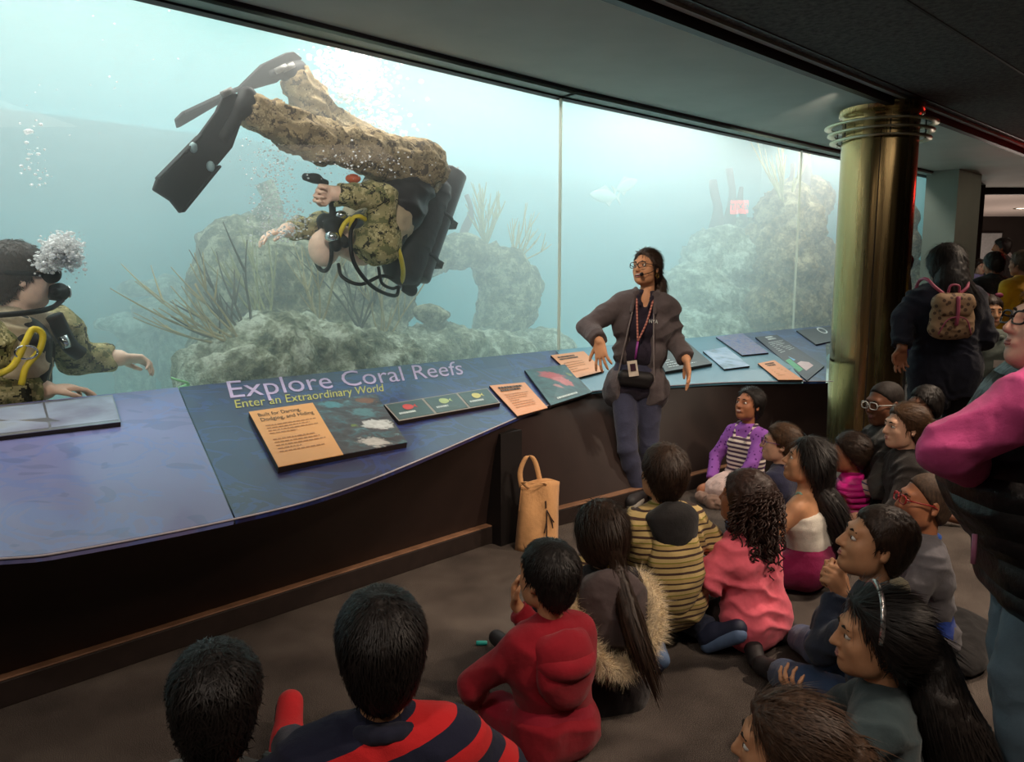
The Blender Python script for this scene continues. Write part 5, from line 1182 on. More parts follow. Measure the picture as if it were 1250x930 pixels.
f.hair(H_brown, 'long', vol=.013, strands=1800, slen=.05, seed=8, tie=(0, -.11, .0)); f.lock('ponytail', [f.hp(.0, -.10, .02), f.hp(.03, -.14, -.03), f.hp(.05, -.14, -.14), f.hp(.06, -.13, -.22)], [.03, .04, .035, .012], H_brown, 500, slen=.10)
# --- boy with clear glasses by the column
f = sit('child with clear-rimmed glasses in a dark grey jacket beside the brass column', (1079, 493), .765, 84, 1.42, (108, -2), .04, .98, pz=.17, build=1.05)
f.legs('kneel'); f.arm('L', (-.08, .24, .30), (-1, -.3, -.2)); f.arm('R', (.10, .24, .26), (1, -.3, -.2)); f.body(SK_dark, .006, head_kw=dict(cheeks=1.25, jaw=1.12)); f.face(lip=(.22, .09, .08)); f.glasses(plain('frame_clear', S((190, 190, 186)), .25), w=.026, h_=.019, r=.003)
f.top(cloth('grey_jacket', S((62, 60, 58))), 'jacket', .022, 1.1, .006, .03, collar=.022, h=.009); sd = Sdf(); f.arms(sd, .010, 1.95); sdf_obj('striped_sleeve', sd, .009, stripes('sleeve_stripes', [(.5, S((206, 186, 172))), (.22, S((64, 60, 110))), (.28, S((200, 180, 166)))], .03), f.root, .003)
f.pants(M_blackc); f.hair(hair_mat('hair_buzz', (.016, .011, .009), .7), vol=.005, strands=0, fuzz=.001, seed=9, front=.066, sideburn=False)
# --- girl in black with a flower clip
f = sit('child in a black cardigan with a flower clip in gathered brown hair', (1103, 521), .70, 80, 1.32, (94, 4), .04, .93, pz=.13)
f.legs('kneel'); f.arm('L', (-.10, .22, .22), (-1, -.3, 0)); f.arm('R', (.10, .22, .22), (1, -.3, 0)); f.body(SK_light, .006); f.face(); f.top(cloth('black_cardigan', S((36, 31, 30))), 'cardigan', .018, 1.95, .006, .04, h=.009); f.pants(M_blackc)
f.hair(H_mid, 'short', vol=.012, strands=2200, slen=.06, seed=10, nape=-.10, front=.066, jitter=.2, tie=(0, -.11, .02)); f.lock('gathered_hair', [f.hp(.0, -.10, .02), f.hp(.01, -.14, .0), f.hp(.03, -.145, -.08), f.hp(.04, -.13, -.19)], [.035, .04, .04, .012], H_brown, 500, slen=.09)
fc = f.hp(-.062, -.105, .012); sd = Sdf()
for a in range(5): sd.ell(fc + np.array([math.cos(a * 1.257) * .016, 0, math.sin(a * 1.257) * .016]) @ f.Rh.T, (.012, .014, .012), None, .002)
sdf_obj('flower_clip', sd, .004, plain('clip_cream', S((220, 196, 160)), .5), f.root)
# --- child half hidden behind her
f = sit('dark-haired child half hidden behind the child with the flower clip', (1128, 494), .70, 84, 1.30, (100, 0), .04, .9, pz=.13)
f.legs('kneel'); f.arm('L', (-.10, .22, .22)); f.arm('R', (.10, .22, .22)); f.body(SK_dark, .009); f.top(M_blackc, 'shirt', .014, 1.9); f.pants(M_denimd); f.hair(H_black, 'long', strands=600, seed=11)
# --- boy with red glasses
f = sit('child with red glasses and close-cropped hair in a grey shirt with a blue collar', (1128, 613), .60, 70, 1.24, (86, 10), .05, .92)
f.legs('cross'); f.arm('L', (-.10, .22, .14), (-1, -.3, 0)); f.arm('R', (.10, .22, .14), (1, -.3, 0)); f.body(SK_brown, .006, head_kw=dict(cheeks=1.1)); f.face(lip=(.3, .12, .1)); f.glasses(plain('frame_red', S((150, 30, 36)), .35), r=.003)
f.top(cloth('grey_polo', S((92, 90, 96))), 'shirt', .014, 1.4, .006, .03, h=.009); sd = Sdf(); f.ring(sd, .054, .010, .008); sdf_obj('collar', sd, .006, cloth('blue_collar', S((40, 84, 170))), f.root); f.pants(cloth('blue_trousers', S((34, 60, 140))))
f.hair(hair_mat('hair_cropped', (.055, .032, .020), .7), vol=.006, strands=0, fuzz=.001, seed=12, front=.068, sideburn=False); f.shoes(M_shoe, M_sole)
# --- boy in profile with the khaki jacket
f = sit('child in profile with short brown hair, a khaki jacket slung behind the shoulders', (1068, 663), .635, 58, 1.34, (82, 17), .06, .97)
f.legs('cross', knL=f.L(atz(985, 838, .13)), knR=f.L(atz(1004, 792, .16)), anL=f.L(atz(952, 822, .05)), toeL=f.L(atz(930, 812, .05)), anR=f.L(atz(976, 778, .05)), toeR=f.L(atz(956, 762, .05))); f.arm('L', f.L(aty(1025, 722, 2.42)), (-.6, .2, -1), hd=f.Ld((-.2, .3, .9)), pn=f.Ld((.6, .6, 0)), curl=.8); f.arm('R', f.L(aty(1032, 728, 2.40)), (1, 0, -1), hd=f.Ld((-.5, .2, .8)), pn=f.Ld((-.3, .6, 0)), curl=.8)
f.body(SK_tan, .0055, head_kw=dict()); f.face(); f.top(cloth('navy_sweater', S((44, 52, 70))), 'sweater', .016, 1.9, .006, .03, h=.009); f.pants(M_denim, d=.015, wr=.006); f.shoes(M_shoe, M_sole)
sd = Sdf(); J, b = f.J, f.b; sp = lambda t: J['pel'] + (J['nb'] - J['pel']) * t
sd.cap(J['shL'] - f.f * .03 + f.u * .02, J['shR'] - f.f * .03 + f.u * .02, .045 * b, None, .04); c = sp(.6) - f.f * .06; sd.ell(c, np.array([.13, .06, .13]) * b, np.stack([f.r, f.f, f.u], 1), .04); c = sp(.3) - f.f * .09 + f.r * .06; sd.ell(c, np.array([.12, .06, .14]) * b, np.stack([f.r, f.f, f.u], 1), .04)
sdf_obj('slung_jacket', sd, .009, cloth('khaki_shell', S((120, 112, 92))), f.root, .012, 12)
f.hair(H_brown, vol=.010, strands=2200, slen=.018, swid=.0014, seed=13, front=.074)
# --- girl with the sparkling headband
f = sit('child with a sparkling headband and long dark hair, one hand raised', (1068, 776), .535, 62, 1.24, (80, 4), .06, .94)
f.legs('cross'); f.arm('L', f.L(aty(986, 866, 1.84)), (-1, -.2, -.6), hd=f.Ld((-.6, .05, .75)), pn=f.Ld((.6, .5, .5)), curl=.4, spread=.2); f.arm('R', (.12, .24, .15), (1, -.3, 0))
f.body(SK_tan, .0055, hsz=.72); f.face(); f.top(cloth('slate_knit', S((58, 72, 76))), 'top', .014, 1.93, .006, .03, h=.009); f.pants(M_blackc); f.shoes(M_shoe, M_sole)
f.hair(H_black, 'long', vol=.016, strands=5000, slen=.08, seed=14, nape=-.11, front=.066, jitter=.14, tie=(.02, -.11, .0)); J = f.J; sp = lambda t: J['pel'] + (J['nb'] - J['pel']) * t
f.lock('ponytail', [f.hp(.02, -.10, .0), f.hp(.03, -.15, -.04), sp(.9) - f.f * .14 + f.r * .03, sp(.5) - f.f * .17 + f.r * .04, sp(.1) - f.f * .15 + f.r * .05, np.array([.06, -.20, .03])], [.04, .05, .07, .085, .075, .03], H_black, 3200, slen=.16, h=.009)
V, Q = tube_np([f.hp(.099 * math.sin(a), .014, .040 + .108 * math.cos(a)) for a in np.linspace(-1.75, 1.75, 24)], .0075, 8); hbm = plain('headband_glitter', S((196, 190, 186)), .2, .8, nscale=120, var=.5); obj('headband', np_mesh('headband', V, tris_only(Q)), hbm, f.root)
sd = Sdf(); sd.ell(f.hp(.02, -.118, .0), (.03, .012, .03), f.Rh); sdf_obj('hair_clip', sd, .005, hbm, f.root)
# --- brown-haired child in the corner
f = sit('brown-haired child sitting in front of the child with the headband', (957, 912), .475, 58, 1.20, (70, 2), .05, .93)
f.legs('cross'); f.arm('L', (-.10, .22, .14), (-1, -.3, 0)); f.arm('R', (.10, .22, .14), (1, -.3, 0)); f.body(SK_tan, .007); f.face(); f.top(cloth('brown_top', S((62, 48, 44))), 'top', .016, 1.9); f.pants(M_denimd)
f.hair(hair_mat('hair_walnut', (.055, .030, .018)), 'long', vol=.016, strands=2600, slen=.07, seed=15, nape=-.11, front=.07, jitter=.2, tie=(0, -.11, .01)); J = f.J; sp = lambda t: J['pel'] + (J['nb'] - J['pel']) * t
f.lock('ponytail', [f.hp(.0, -.10, .01), f.hp(.03, -.14, -.02), f.hp(.06, -.15, -.12), sp(.4) - f.f * .13], [.04, .05, .055, .02], hair_mat('hair_walnut', (.055, .030, .018)), 900, slen=.12)
# --- boy in the striped polo shirt
f = sit('child in a navy and red striped polo shirt and red shoes', (465, 792), .685, 14, 1.40, (14, 4), .05, 1.0, build=1.05)
f.legs('cross'); sh = f.L(atz(352, 902, .06)); f.J['knL'] = (f.J['hipL'] + sh) / 2 + np.array([0, 0, .05]); f.J['anL'] = sh; f.J['toeL'] = sh + f.Ld((-.02, .10, .06))
f.arm('L', (-.24, .14, .20), (-1, -.5, 0)); f.arm('R', (.20, .22, .16), (1, -.3, 0)); f.body(SK_tan, .007); M_polo = stripes('polo_stripes', [(.5, S((34, 36, 56))), (.5, S((206, 40, 44)))], .088, rot=(0, math.radians(16), 0), wob=.006)
f.top(M_polo, 'polo_shirt', .016, .8, .005, .04, h=.009, flare=.014); sd = Sdf(); f.ring(sd, .066, .020, .008); sdf_obj('collar', sd, .006, cloth('navy_collar', S((34, 36, 54))), f.root); f.pants(M_denimd); f.shoes(cloth('red_canvas', S((206, 44, 50))), plain('sole_dark', S((40, 34, 40)), .6))
f.hair(H_black, vol=.017, strands=5200, slen=.030, swid=.0013, seed=16, nape=-.12)
# --- boy in the grey hooded jacket
f = sit('child with short dark hair in a pale grey hooded jacket', (265, 858), .60, 8, 1.26, (12, -4), .04, .95)
f.legs('cross'); f.arm('L', (-.14, .22, .14), (-1, -.3, 0)); f.arm('R', (.14, .22, .14), (1, -.3, 0)); f.body(SK_tan, .007); M_gh = cloth('grey_fleece', S((128, 128, 124)))
f.top(M_gh, 'jacket', .018, 1.93, .005, .03, h=.009); hood(f, M_gh, .07, r=.024, lining=cloth('navy_lining', S((30, 34, 48)))); f.pants(M_denimd)
f.hair(H_black, vol=.017, strands=5200, slen=.034, swid=.0013, seed=17, nape=-.12, jitter=.5)

# ================================================================== GUIDE, ADULTS, PEOPLE IN THE HALL
def front_cut(f, sd, r0, r1, top=1.0, bot=-.15, push=.10):
    a = f.J['nb'] + f.f * push * .8 + f.u * .02; b = f.J['pel'] + f.u * bot + f.f * push * 1.25; sd.cap(a, b, r0, r1, .012, 0, -1)
# --- the guide leaning against the counter
P0 = atz(776, 614, 0); f = Fig('guide with glasses and a headset in an open grey jacket leaning against the counter', (P0[0], P0[1], 0), 166, 1.68, None, 1.0, .86)
G = lambda px, py, Y: f.L(aty(px, py, Y))
f.spine(G(777, 468, 5.10), G(789, 327, 5.10), (136, 10, 4), neck=.10); f.rp = unit(f.rp)
f.legs('stand', knR=G(766, 548, 4.93), anR=G(779, 600, 4.90), toeR=G(770, 612, 4.76), knL=G(792, 545, 5.0), anL=G(795, 598, 5.0), toeL=G(800, 606, 4.86))
f.armp('R', G(717, 398, 5.02), G(732, 417, 4.86), hd=f.Ld((.10, -.25, -1)), pn=f.Ld((.5, .9, 0)), curl=.18, spread=.22, thumb=-.2); f.armp('L', G(822, 413, 5.10), G(838, 439, 4.92), hd=f.Ld((.14, -.25, -1)), pn=f.Ld((-.9, .1, .2)), curl=.15, thumb=.1)
f.body(SK_tan, .0055, head_kw=dict(smile=1), hsz=1.06); f.face(open_=.7, smile=1.2, lip=(.42, .14, .13)); f.glasses(plain('frame_black', S((24, 22, 22)), .3), w=.027, h_=.018, r=.0026)
M_navysh = cloth('navy_shirt', S((40, 34, 48))); f.top(M_navysh, 'shirt', .010, 1.2, .004, .02, h=.008, extra=lambda sd: sd.ell(f.J['nb'] + f.f * .085 + f.u * .030, (.042, .050, .105), None, .01, -1)); f.pants(cloth('jeans_dark', S((52, 54, 74))), 'jeans', d=.006, wr=.003, h=.008)
M_jk = cloth('grey_softshell', S((84, 76, 78)))
def jk(sd):
    J = f.J; 
    for q, s in (('L', -1), ('R', 1)):
        sd.cap(J['hip' + q] + f.rp * s * .01 + f.u * .02, J['hip' + q] + f.rp * s * .05 - f.u * .07 - f.f * .01, .085, .085, .04)
    front_cut(f, sd, .072, .115, bot=-.22, push=.14); sd.cap(J['nb'] + f.u * .03, J['nb'] + f.u * .14 + f.f * .03, .058, .08, .01, 0, -1)
f.top(M_jk, 'jacket', .024, 1.93, .010, .05, h=.008, extra=jk, flare=.006, freq=11)
J = f.J
for s in (-1, 1):       # stand-up collar and front edges of the open jacket
    sd = Sdf(); sd.chain([J['nb'] + f.r * s * .075 - f.f * .03 + f.u * .045, J['nb'] + f.r * s * .070 + f.f * .045 + f.u * .02, J['nb'] + f.r * s * .075 + f.f * .105 - f.u * .10], [.016, .018, .012], .015); sdf_obj('lapel', sd, .006, M_jk, f.root, .002)
    tube('zip_edge', [J['nb'] + f.r * s * .068 + f.f * .108 - f.u * .10, J['nb'] + f.r * s * .085 + f.f * .128 - f.u * .25, J['pel'] + f.r * s * .125 + f.f * .115, J['pel'] + f.r * s * .15 + f.f * .09 - f.u * .10], .005, plain('zip_grey', S((120, 112, 112)), .5), f.root, 6, 16)
sd = Sdf(); sd.chain([J['nb'] + f.r * .02 - f.f * .06 + f.u * .05] * 2, [.03, .03]); 
cf = f.f; chest = lambda x, z, d=.0: J['pel'] + (J['nb'] - J['pel']) * z + f.r * x + f.f * (.128 + d)
M_lan = stripes('lanyard_weave', [(.5, S((206, 140, 120))), (.5, S((150, 90, 90)))], .02)
for s in (-1, 1): tube('lanyard', [J['nb'] + f.r * s * .055 + f.u * .02 - f.f * .01, J['nb'] + f.r * s * .05 + f.f * .075 - f.u * .03, chest(s * .03, .72, -.012), chest(.012, .50, -.006)], .0065, M_lan, f.root, 6, 16)
tube('lanyard_clip', [chest(.012, .50, -.006), chest(.016, .30, -.004)], .008, plain('clip_purple', S((140, 60, 140)), .4), f.root, 6)
Rb = Matrix(np.stack([f.r, f.f, f.u], 1).tolist()); bd = box('name_badge', tuple(chest(.02, .20, .045)), (.062, .006, .10), plain('badge_white', S((214, 204, 190)), .4), f.root, Rb @ Matrix.Rotation(.25, 3, 'Y')); box('badge_photo', tuple(chest(.02, .215, .052)), (.034, .004, .045), plain('badge_dark', S((60, 36, 50)), .4), bd, Rb @ Matrix.Rotation(.25, 3, 'Y'))
sd = Sdf(); c = J['pel'] + f.u * .055 + f.f * .125; sd.cap(c - f.r * .075, c + f.r * .075, .042, None, .01); sd.cap(c - f.r * .07 - f.u * .03, c + f.r * .07 - f.u * .03, .036, None, .01); sdf_obj('waist_pouch', sd, .006, plain('pouch_black', S((26, 24, 26)), .6), f.root); 
f.hair(H_brown, 'short', vol=.012, strands=2600, slen=.06, seed=21, nape=-.10, front=.066, jitter=.2, tie=(-.01, -.10, -.03)); f.lock('ponytail', [f.hp(-.01, -.10, -.03), f.hp(-.035, -.12, -.09), f.hp(-.05, -.10, -.17), f.hp(-.05, -.085, -.21)], [.032, .034, .028, .012], H_brown, 600, slen=.10)
tube('headset_boom', [f.hp(-.080, .0, .0), f.hp(-.078, .05, -.04), f.hp(-.05, .10, -.064)], .0025, MATS['frame_black'], f.root, 6, 10); sd = Sdf(); sd.ell(f.hp(-.042, .110, -.064), (.014, .014, .014)); sdf_obj('headset_microphone', sd, .004, MATS['frame_black'], f.root)
V, Q = tube_np([f.hp(-.080, -.012, -.055) + np.array([0, math.cos(a), math.sin(a)]) @ f.Rh.T * .014 for a in np.linspace(0, 6.28, 14)], .002, 6); obj('earring', np_mesh('earring', V, tris_only(Q)), plain('gold', S((220, 180, 90)), .25, 1.0), f.root)
print_text('chest_lettering', 'NYA', [chest(-.045, .76, -.008), chest(-.100, .76, -.012), chest(-.100, .72, -.012), chest(-.045, .72, -.008)], .004, M_white, f.root); f.shoes(M_shoe, M_sole)
for s in (-1, 1):
    sd = Sdf(); sd.chain([J['nb'] + f.r * s * .052 - f.f * .01 + f.u * .03, J['nb'] + f.r * s * .046 + f.f * .055 + f.u * .0, J['nb'] + f.r * s * .026 + f.f * .095 - f.u * .055], [.010, .013, .006], .01); sdf_obj('shirt_collar', sd, .005, M_navysh, f.root)

# --- adult in the pink sleeves at the right
f = Fig('adult in pink sleeves and a black padded vest with folded arms looking up', (1.40, 1.95, 0), 76, 1.52, None, .98, 1.05)
G = lambda px, py, Y: f.L(aty(px, py, Y))
f.spine((0, 0, .80), G(1284, 401, 1.97), (84, 16), neck=.06); f.legs('stand', knL=(-.09, .07, .43), anL=(-.10, .02, .08)); f.J['shL'] = G(1256, 494, 1.70); f.armp('L', G(1156, 549, 1.74), G(1200, 580, 1.99), hd=f.Ld((.3, 1, 0)), curl=.5); f.armp('R', (.2, .10, .98), (-.02, .14, 1.0), curl=.5)
f.body(skin_mat('skin_rose', S((238, 190, 166))), .0055); f.face(); f.glasses(plain('frame_black2', S((30, 26, 26)), .3), w=.027, r=.0028); M_pk = cloth('magenta_knit', S((206, 78, 140))); f.top(M_pk, 'sweater', .014, 1.95, .006, 0, h=.008)
f.top(quilt('quilt_black', S((30, 28, 30)), .075), 'padded_vest', .045, .0, .008, .10, h=.009, belly=.07, freq=8, traps=False); M_jeans = cloth('jeans_light', S((112, 138, 156))); f.pants(M_jeans, 'jeans', d=.008, h=.009); f.shoes(M_shoe)
sd = Sdf(); f.ring(sd, .066, .030, .02); sdf_obj('scarf', sd, .008, cloth('scarf_taupe', S((76, 60, 54))), f.root, .006, 20); f.hair(H_mid, 'short', vol=.014, strands=1500, seed=22, nape=-.10)
V, Q = tube_np([f.L(aty(1190, 652, 1.84)), f.L(aty(1188, 688, 1.83))], .0065, 8); obj('clipped_pen', np_mesh('clipped_pen', V, tris_only(Q)), plain('pen_pink', S((176, 110, 140)), .4), f.root)

# --- woman with a backpack
B0 = aty(1147, 520, 5.15); f = Fig('woman with long black hair in a navy coat seen from behind, wearing a backpack', (B0[0], B0[1], 0), -6, 1.66, None, .98, .98)
f.spine((0, 0, .88), f.L(aty(1153, 325, 5.2)), (4, -4)); f.legs('stand'); f.armp('L', f.L(aty(1103, 388, 5.2)), f.L(aty(1101, 425, 5.1)), hd=(0, .1, -1), curl=.4); f.armp('R', (.24, .0, 1.05), (.20, .2, .95), curl=.4)
f.body(SK_brown, .008); M_nc = cloth('navy_coat', S((32, 33, 46)))
def skirtpart(sd): sd.cap(f.J['pel'] + f.u * .05 - f.rp * .06, np.array([-.08, 0, .66]), .13, .135, .05); sd.cap(f.J['pel'] + f.u * .05 + f.rp * .06, np.array([.08, 0, .66]), .13, .135, .05, 1)
f.top(M_nc, 'coat', .030, 1.93, .008, .05, h=.011, extra=skirtpart); f.shoes(M_shoe); f.pants(M_blackc, d=.006)
J = f.J; f.hair(H_black, 'long', vol=.034, strands=2500, slen=.08, seed=23, nape=-.13, jitter=.1, tie=(.02, -.09, -.25)); f.lock('long_hair', [f.hp(0, -.07, .0), f.hp(0, -.09, -.12), f.hp(.05, -.10, -.22), f.hp(.12, -.05, -.36)], [.085, .105, .095, .04], H_black, 1500, slen=.16, h=.01)
# her backpack
bp = empty('backpack', tuple(aty(1160, 412, 4.95)), math.radians(-6), 'tan patterned flap backpack with pink straps on the woman in the navy coat', 'backpack')
def mono():
    n = NT('pack_pattern'); v = n.coord(); d = n.voro(v, 24); c = n.ramp(d, [(0, S((96, 74, 60))), (.3, S((96, 74, 60))), (.34, S((158, 128, 98)))], 'CONSTANT'); n.bsdf(c, .7, 0, .3, n.bump(n.noise(v, 60, 3), .3, .005)); return n.m
M_pack = mono(); M_ps = plain('pack_pink', S((176, 84, 110)), .55); sd = Sdf(); sd.ell((0, 0, .16), (.165, .075, .165), None, .03); sd.cap((-.10, 0, .06), (.10, 0, .06), .065, None, .05); sdf_obj('pack_body', sd, .009, M_pack, bp, .004)
sd = Sdf(); sd.cap((-.085, -.01, .27), (.085, -.01, .27), .075, None, .03); sd.cap((-.08, -.045, .20), (.08, -.045, .20), .04, None, .03); sdf_obj('flap', sd, .009, M_pack, bp, .003)
tube('trim_band', [(-.0, -.085, .32), (0, -.098, .20), (0, -.085, .10)], .014, M_ps, bp, 6, 10); tube('carry_handle', [(-.04, 0, .34), (-.03, -.01, .40), (.03, -.01, .40), (.04, 0, .34)], .009, M_ps, bp, 6, 12)
for s in (-1, 1): tube('shoulder_strap', [(s * .05, .03, .33), (s * .12, .05, .39), (s * .15, .14, .45), (s * .16, .26, .43), (s * .17, .32, .30)], .013, M_ps, bp, 6, 16)
bp.scale = (.82, .82, .82)
tube('pocket_piping', [(-.12, -.07, .03), (-.06, -.095, .15), (.06, -.095, .15), (.12, -.07, .03)], .005, M_ps, bp, 6, 14)

# --- people farther back
def stander(label, px, Y, heading, H, look, skin, hairm, style, topm, botm, hs=.92, build=1.0, seed=30, topname='top', glasses=None, arms=None, face=False, h=.009):
    HC = aty(px[0], px[1], Y); f = Fig(label, (HC[0], HC[1], 0), heading, H, None, hs, build); f.spine((0, -.01, .52 * H), f.L(HC), look); f.legs('stand')
    for k, s in (('L', -1), ('R', 1)): f.arm(k, (s * .15 * H, .06, .45 * H) if not arms else arms[k], (s, -.5, 0))
    f.body(skin, h); f.top(topm, topname, .016, 1.93, .006, .04, h=.010); f.pants(botm); f.shoes(M_shoe)
    if face: f.face()
    if style: f.hair(hairm, style, strands=900, seed=seed, vol=.014, h=.007)
    return f
f = stander('small child in a grey hooded jacket facing the camera beside the backpack', (1208, 381), 5.4, 168, 1.30, (176, 2), SK_tan, H_brown, 'short', cloth('sage_fleece', S((104, 112, 104))), M_denimd, face=True, h=.006, arms=dict(L=(-.10, .18, .70), R=(.12, .16, .70)))
hood(f, cloth('sage_fleece', S((104, 112, 104))), .06, r=.022); box('paper_tag', (-.03, .155, .86), (.07, .004, .05), plain('tag_white', S((190, 180, 170)), .5), f.root)
for s in (-1, 1): sd = Sdf(); sd.ell(f.hp(s * .05, .02, .125), (.03, .012, .02), f.Rh); sdf_obj('hair_bow', sd, .005, plain('bow_plum', S((120, 40, 70)), .5), f.root)
stander('person in a yellow top with a dark strap beside the small child', (1246, 322), 7.0, 20, 1.50, (30, 0), SK_brown, H_mid, 'short', cloth('yellow_knit', S((214, 156, 30))), M_denimd)
stander('person in black with dark hair tied up in the hall', (1212, 322), 7.8, 10, 1.60, (14, -4), SK_brown, H_black, 'long', M_blackc, M_blackc)
stander('person with curly black hair taller than the one in black', (1222, 302), 10.0, 30, 1.74, (60, 0), SK_brown, H_black, 'short', M_blackc, M_denimd)
stander('smiling child in a lilac shirt far back in the hall', (1196, 326), 11.5, 175, 1.58, (185, 0), SK_light, H_brown, 'short', cloth('lilac_shirt', S((150, 136, 180))), M_denimd, face=True)
stander('child in a pale cap far back in the hall', (1226, 318), 10.6, 150, 1.58, (140, 0), SK_light, hair_mat('cap_white', S((190, 180, 180))), 'short', M_blackc, M_denimd)
stander('dark-haired youth standing close behind the brass column', (1100, 322), 8.4, 60, 1.56, (70, 4), SK_brown, H_black, 'short', cloth('dark_green_top', S((40, 44, 40))), M_denimd)
stander('person in a violet coat mostly hidden behind the brass column', (1096, 345), 7.6, 20, 1.42, (30, 0), SK_brown, H_brown, 'long', cloth('violet_coat', S((56, 44, 120))), M_blackc)

# --- canvas tote, marker cap
tb = empty('tote_bag', tuple(atz(655, 668, 0)), math.radians(20), 'tan canvas tote bag with a dark twig print standing against the counter', 'bag')
M_canvas = cloth('canvas_tan', S((208, 158, 108)), weave=500)
def bagwall(sx):
    V = []; nu, nv = 11, 14
    for j in range(nv):
        z = j / (nv - 1); 
        for i in range(nu):
            u = i / (nu - 1) * 2 - 1; dep = .075 * (1 - z * .55) * (1 - abs(u) ** 3); wv = .012 * math.sin(u * 5 + z * 4) * z
            V.append((u * (.125 - .01 * z) + .02 * z, sx * dep + wv - .05 * z * 0, z * .36 + .012 * math.sin(u * 3 + 1) * z))
    Q = [(j * nu + i, j * nu + i + 1, (j + 1) * nu + i + 1, (j + 1) * nu + i) for j in range(nv - 1) for i in range(nu - 1)]; return np.array(V), np.array(Q)
for nm, sx in (('front_panel', -1), ('back_panel', 1)):
    V, Q = bagwall(sx); o = obj(nm, np_mesh(nm, V, Q if sx < 0 else Q[:, ::-1]), M_canvas, tb); sm = o.modifiers.new('thick', 'SOLIDIFY'); sm.thickness = .004
def strap(nm, pts, w=.014):
    P_ = smooth_path(pts, 18); V = []; 
    for p in P_: V += [p + np.array([w, 0, 0]), p - np.array([w, 0, 0])]
    Q = [(2 * i, 2 * i + 1, 2 * i + 3, 2 * i + 2) for i in range(17)]; o = obj(nm, np_mesh(nm, np.array(V), np.array(Q)), M_canvas, tb); sm = o.modifiers.new('thick', 'SOLIDIFY'); sm.thickness = .004
strap('handle', [(-.075, .03, .33), (-.085, .03, .42), (-.045, .03, .50), (.0, .03, .47), (.035, .03, .34)]); strap('handle', [(-.06, -.03, .34), (-.10, -.05, .385), (-.03, -.07, .375), (.03, -.05, .36), (.05, -.035, .31)], .010)
M_twig = plain('twig_print', S((56, 40, 34)), .7)
for pts in ([(.03, -.053, .27), (.032, -.054, .23)], [(.035, -.056, .22), (.03, -.066, .16), (.015, -.072, .10)], [(.035, -.056, .22), (.055, -.062, .18), (.075, -.060, .15)], [(.032, -.062, .18), (.03, -.07, .12), (.028, -.074, .08)], [(.05, -.060, .19), (.062, -.064, .15), (.066, -.066, .12)]): tube('twig_print', pts, .0035, M_twig, tb, 5, 8)
mc = atz(588, 784, .012); o = tube('marker_cap', [(-.022, 0, 0), (-.018, 0, 0), (.018, 0, 0), (.022, 0, 0)], [.007, .009, .009, .007], plain('marker_teal', S((40, 170, 160)), .4), None, 12); o.location = (mc[0], mc[1], .0095); tag(o, 'small teal marker cap lying on the carpet', 'cap')
sc_ = atz(620, 790, .04)
sd = Sdf(); hp0 = atz(1150, 812, 0)
for x, y, z, a, b_, c_ in ((0, 0, .04, .16, .12, .05), (.10, .10, .05, .14, .12, .06), (-.06, .14, .04, .12, .1, .05), (.16, .22, .06, .12, .12, .07)): sd.ell((x, y, z), (a, b_, c_), None, .04)
V, Q = sd.mesh(.009); V = V + vert_normals(V, Q) * (.014 * folds(V, 10, 3.0))[:, None]; V[:, 2] = np.maximum(V[:, 2], .003)
o = obj('folded_coat', np_mesh('folded_coat', V, Q), M_blackc); o.location = (hp0[0], hp0[1], 0); tag(o, 'black coat lying in a heap on the carpet by the adult in pink sleeves', 'coat')

# ================================================================== THE DIVERS
NV = np.array([-R2, R2, 0.0]); SV_ = np.array([R2, R2, 0.0]); ZV = np.array([0, 0, 1.0])
M_camo = camo('woodland_camo', ((112, 112, 74), (164, 152, 108), (196, 182, 138), (124, 118, 80)), (46, 44, 32)); M_camob = camo('faded_camo', ((118, 100, 74), (148, 128, 96), (172, 152, 118), (124, 106, 78)), (76, 62, 46)); M_blackg = plain('dive_black', S((34, 31, 33)), .55, var=.25, nscale=14, bump=.1); M_rubber = plain('rubber_black', S((18, 17, 18)), .6, spec=.25); M_chrome = plain('chrome', S((214, 218, 220)), .12, 1.0); M_hosey = plain('hose_yellow', S((222, 196, 52)), .45); M_tanshirt = cloth('tan_shirt', S((190, 170, 140)))
def poly_plate(name, pix, n0, th, mat, parent, org):
    pts = [atn(x, y, n0) for x, y in pix]; bm = bmesh.new(); a = [bm.verts.new(p - NV * th / 2 - org) for p in pts]; b = [bm.verts.new(p + NV * th / 2 - org) for p in pts]
    bm.faces.new(a); bm.faces.new(b[::-1]); k = len(pts)
    for i in range(k): bm.faces.new((a[i], b[i], b[(i + 1) % k], a[(i + 1) % k]))
    return bm_obj(name, bm, mat, parent, bevel=.008)
Zc = lambda L_: [(170 + x / 2.818, 40 + y / 2.818) for x, y in L_]
# --- upside-down diver
N0 = 4.42; pel = atn(503, 203, N0); f = Fig('scuba diver in camouflage swimming head-down with a black tank and fins', pel, 0, 2.36, None, 1.27, .98)
A = lambda px, py, dn=0.0: f.L(atn(px, py, N0 + dn)); J = f.J; f.fk = .55
J['pel'] = A(500, 205); J['nb'] = A(441, 300); J['hc'] = A(404, 298); f.u = unit(J['nb'] - J['pel']); f.r = -NV; f.f = unit(np.cross(f.u, f.r)); f.rp = -NV
fw = unit(ZV * .95 - SV_ * .10 - NV * .22); up = unit(-SV_ - fw * np.dot(-SV_, fw)); f.Rh = np.stack([np.cross(fw, up), fw, up], 1); J['skull'] = f.hp(0, -.02, -.085)
for k, s in (('L', -1), ('R', 1)): J['sh' + k] = J['nb'] - f.u * .11 + f.r * s * .22; J['hip' + k] = J['pel'] + f.r * s * .125
J['shR'] = A(462, 296, -.18); f.armopt = {}
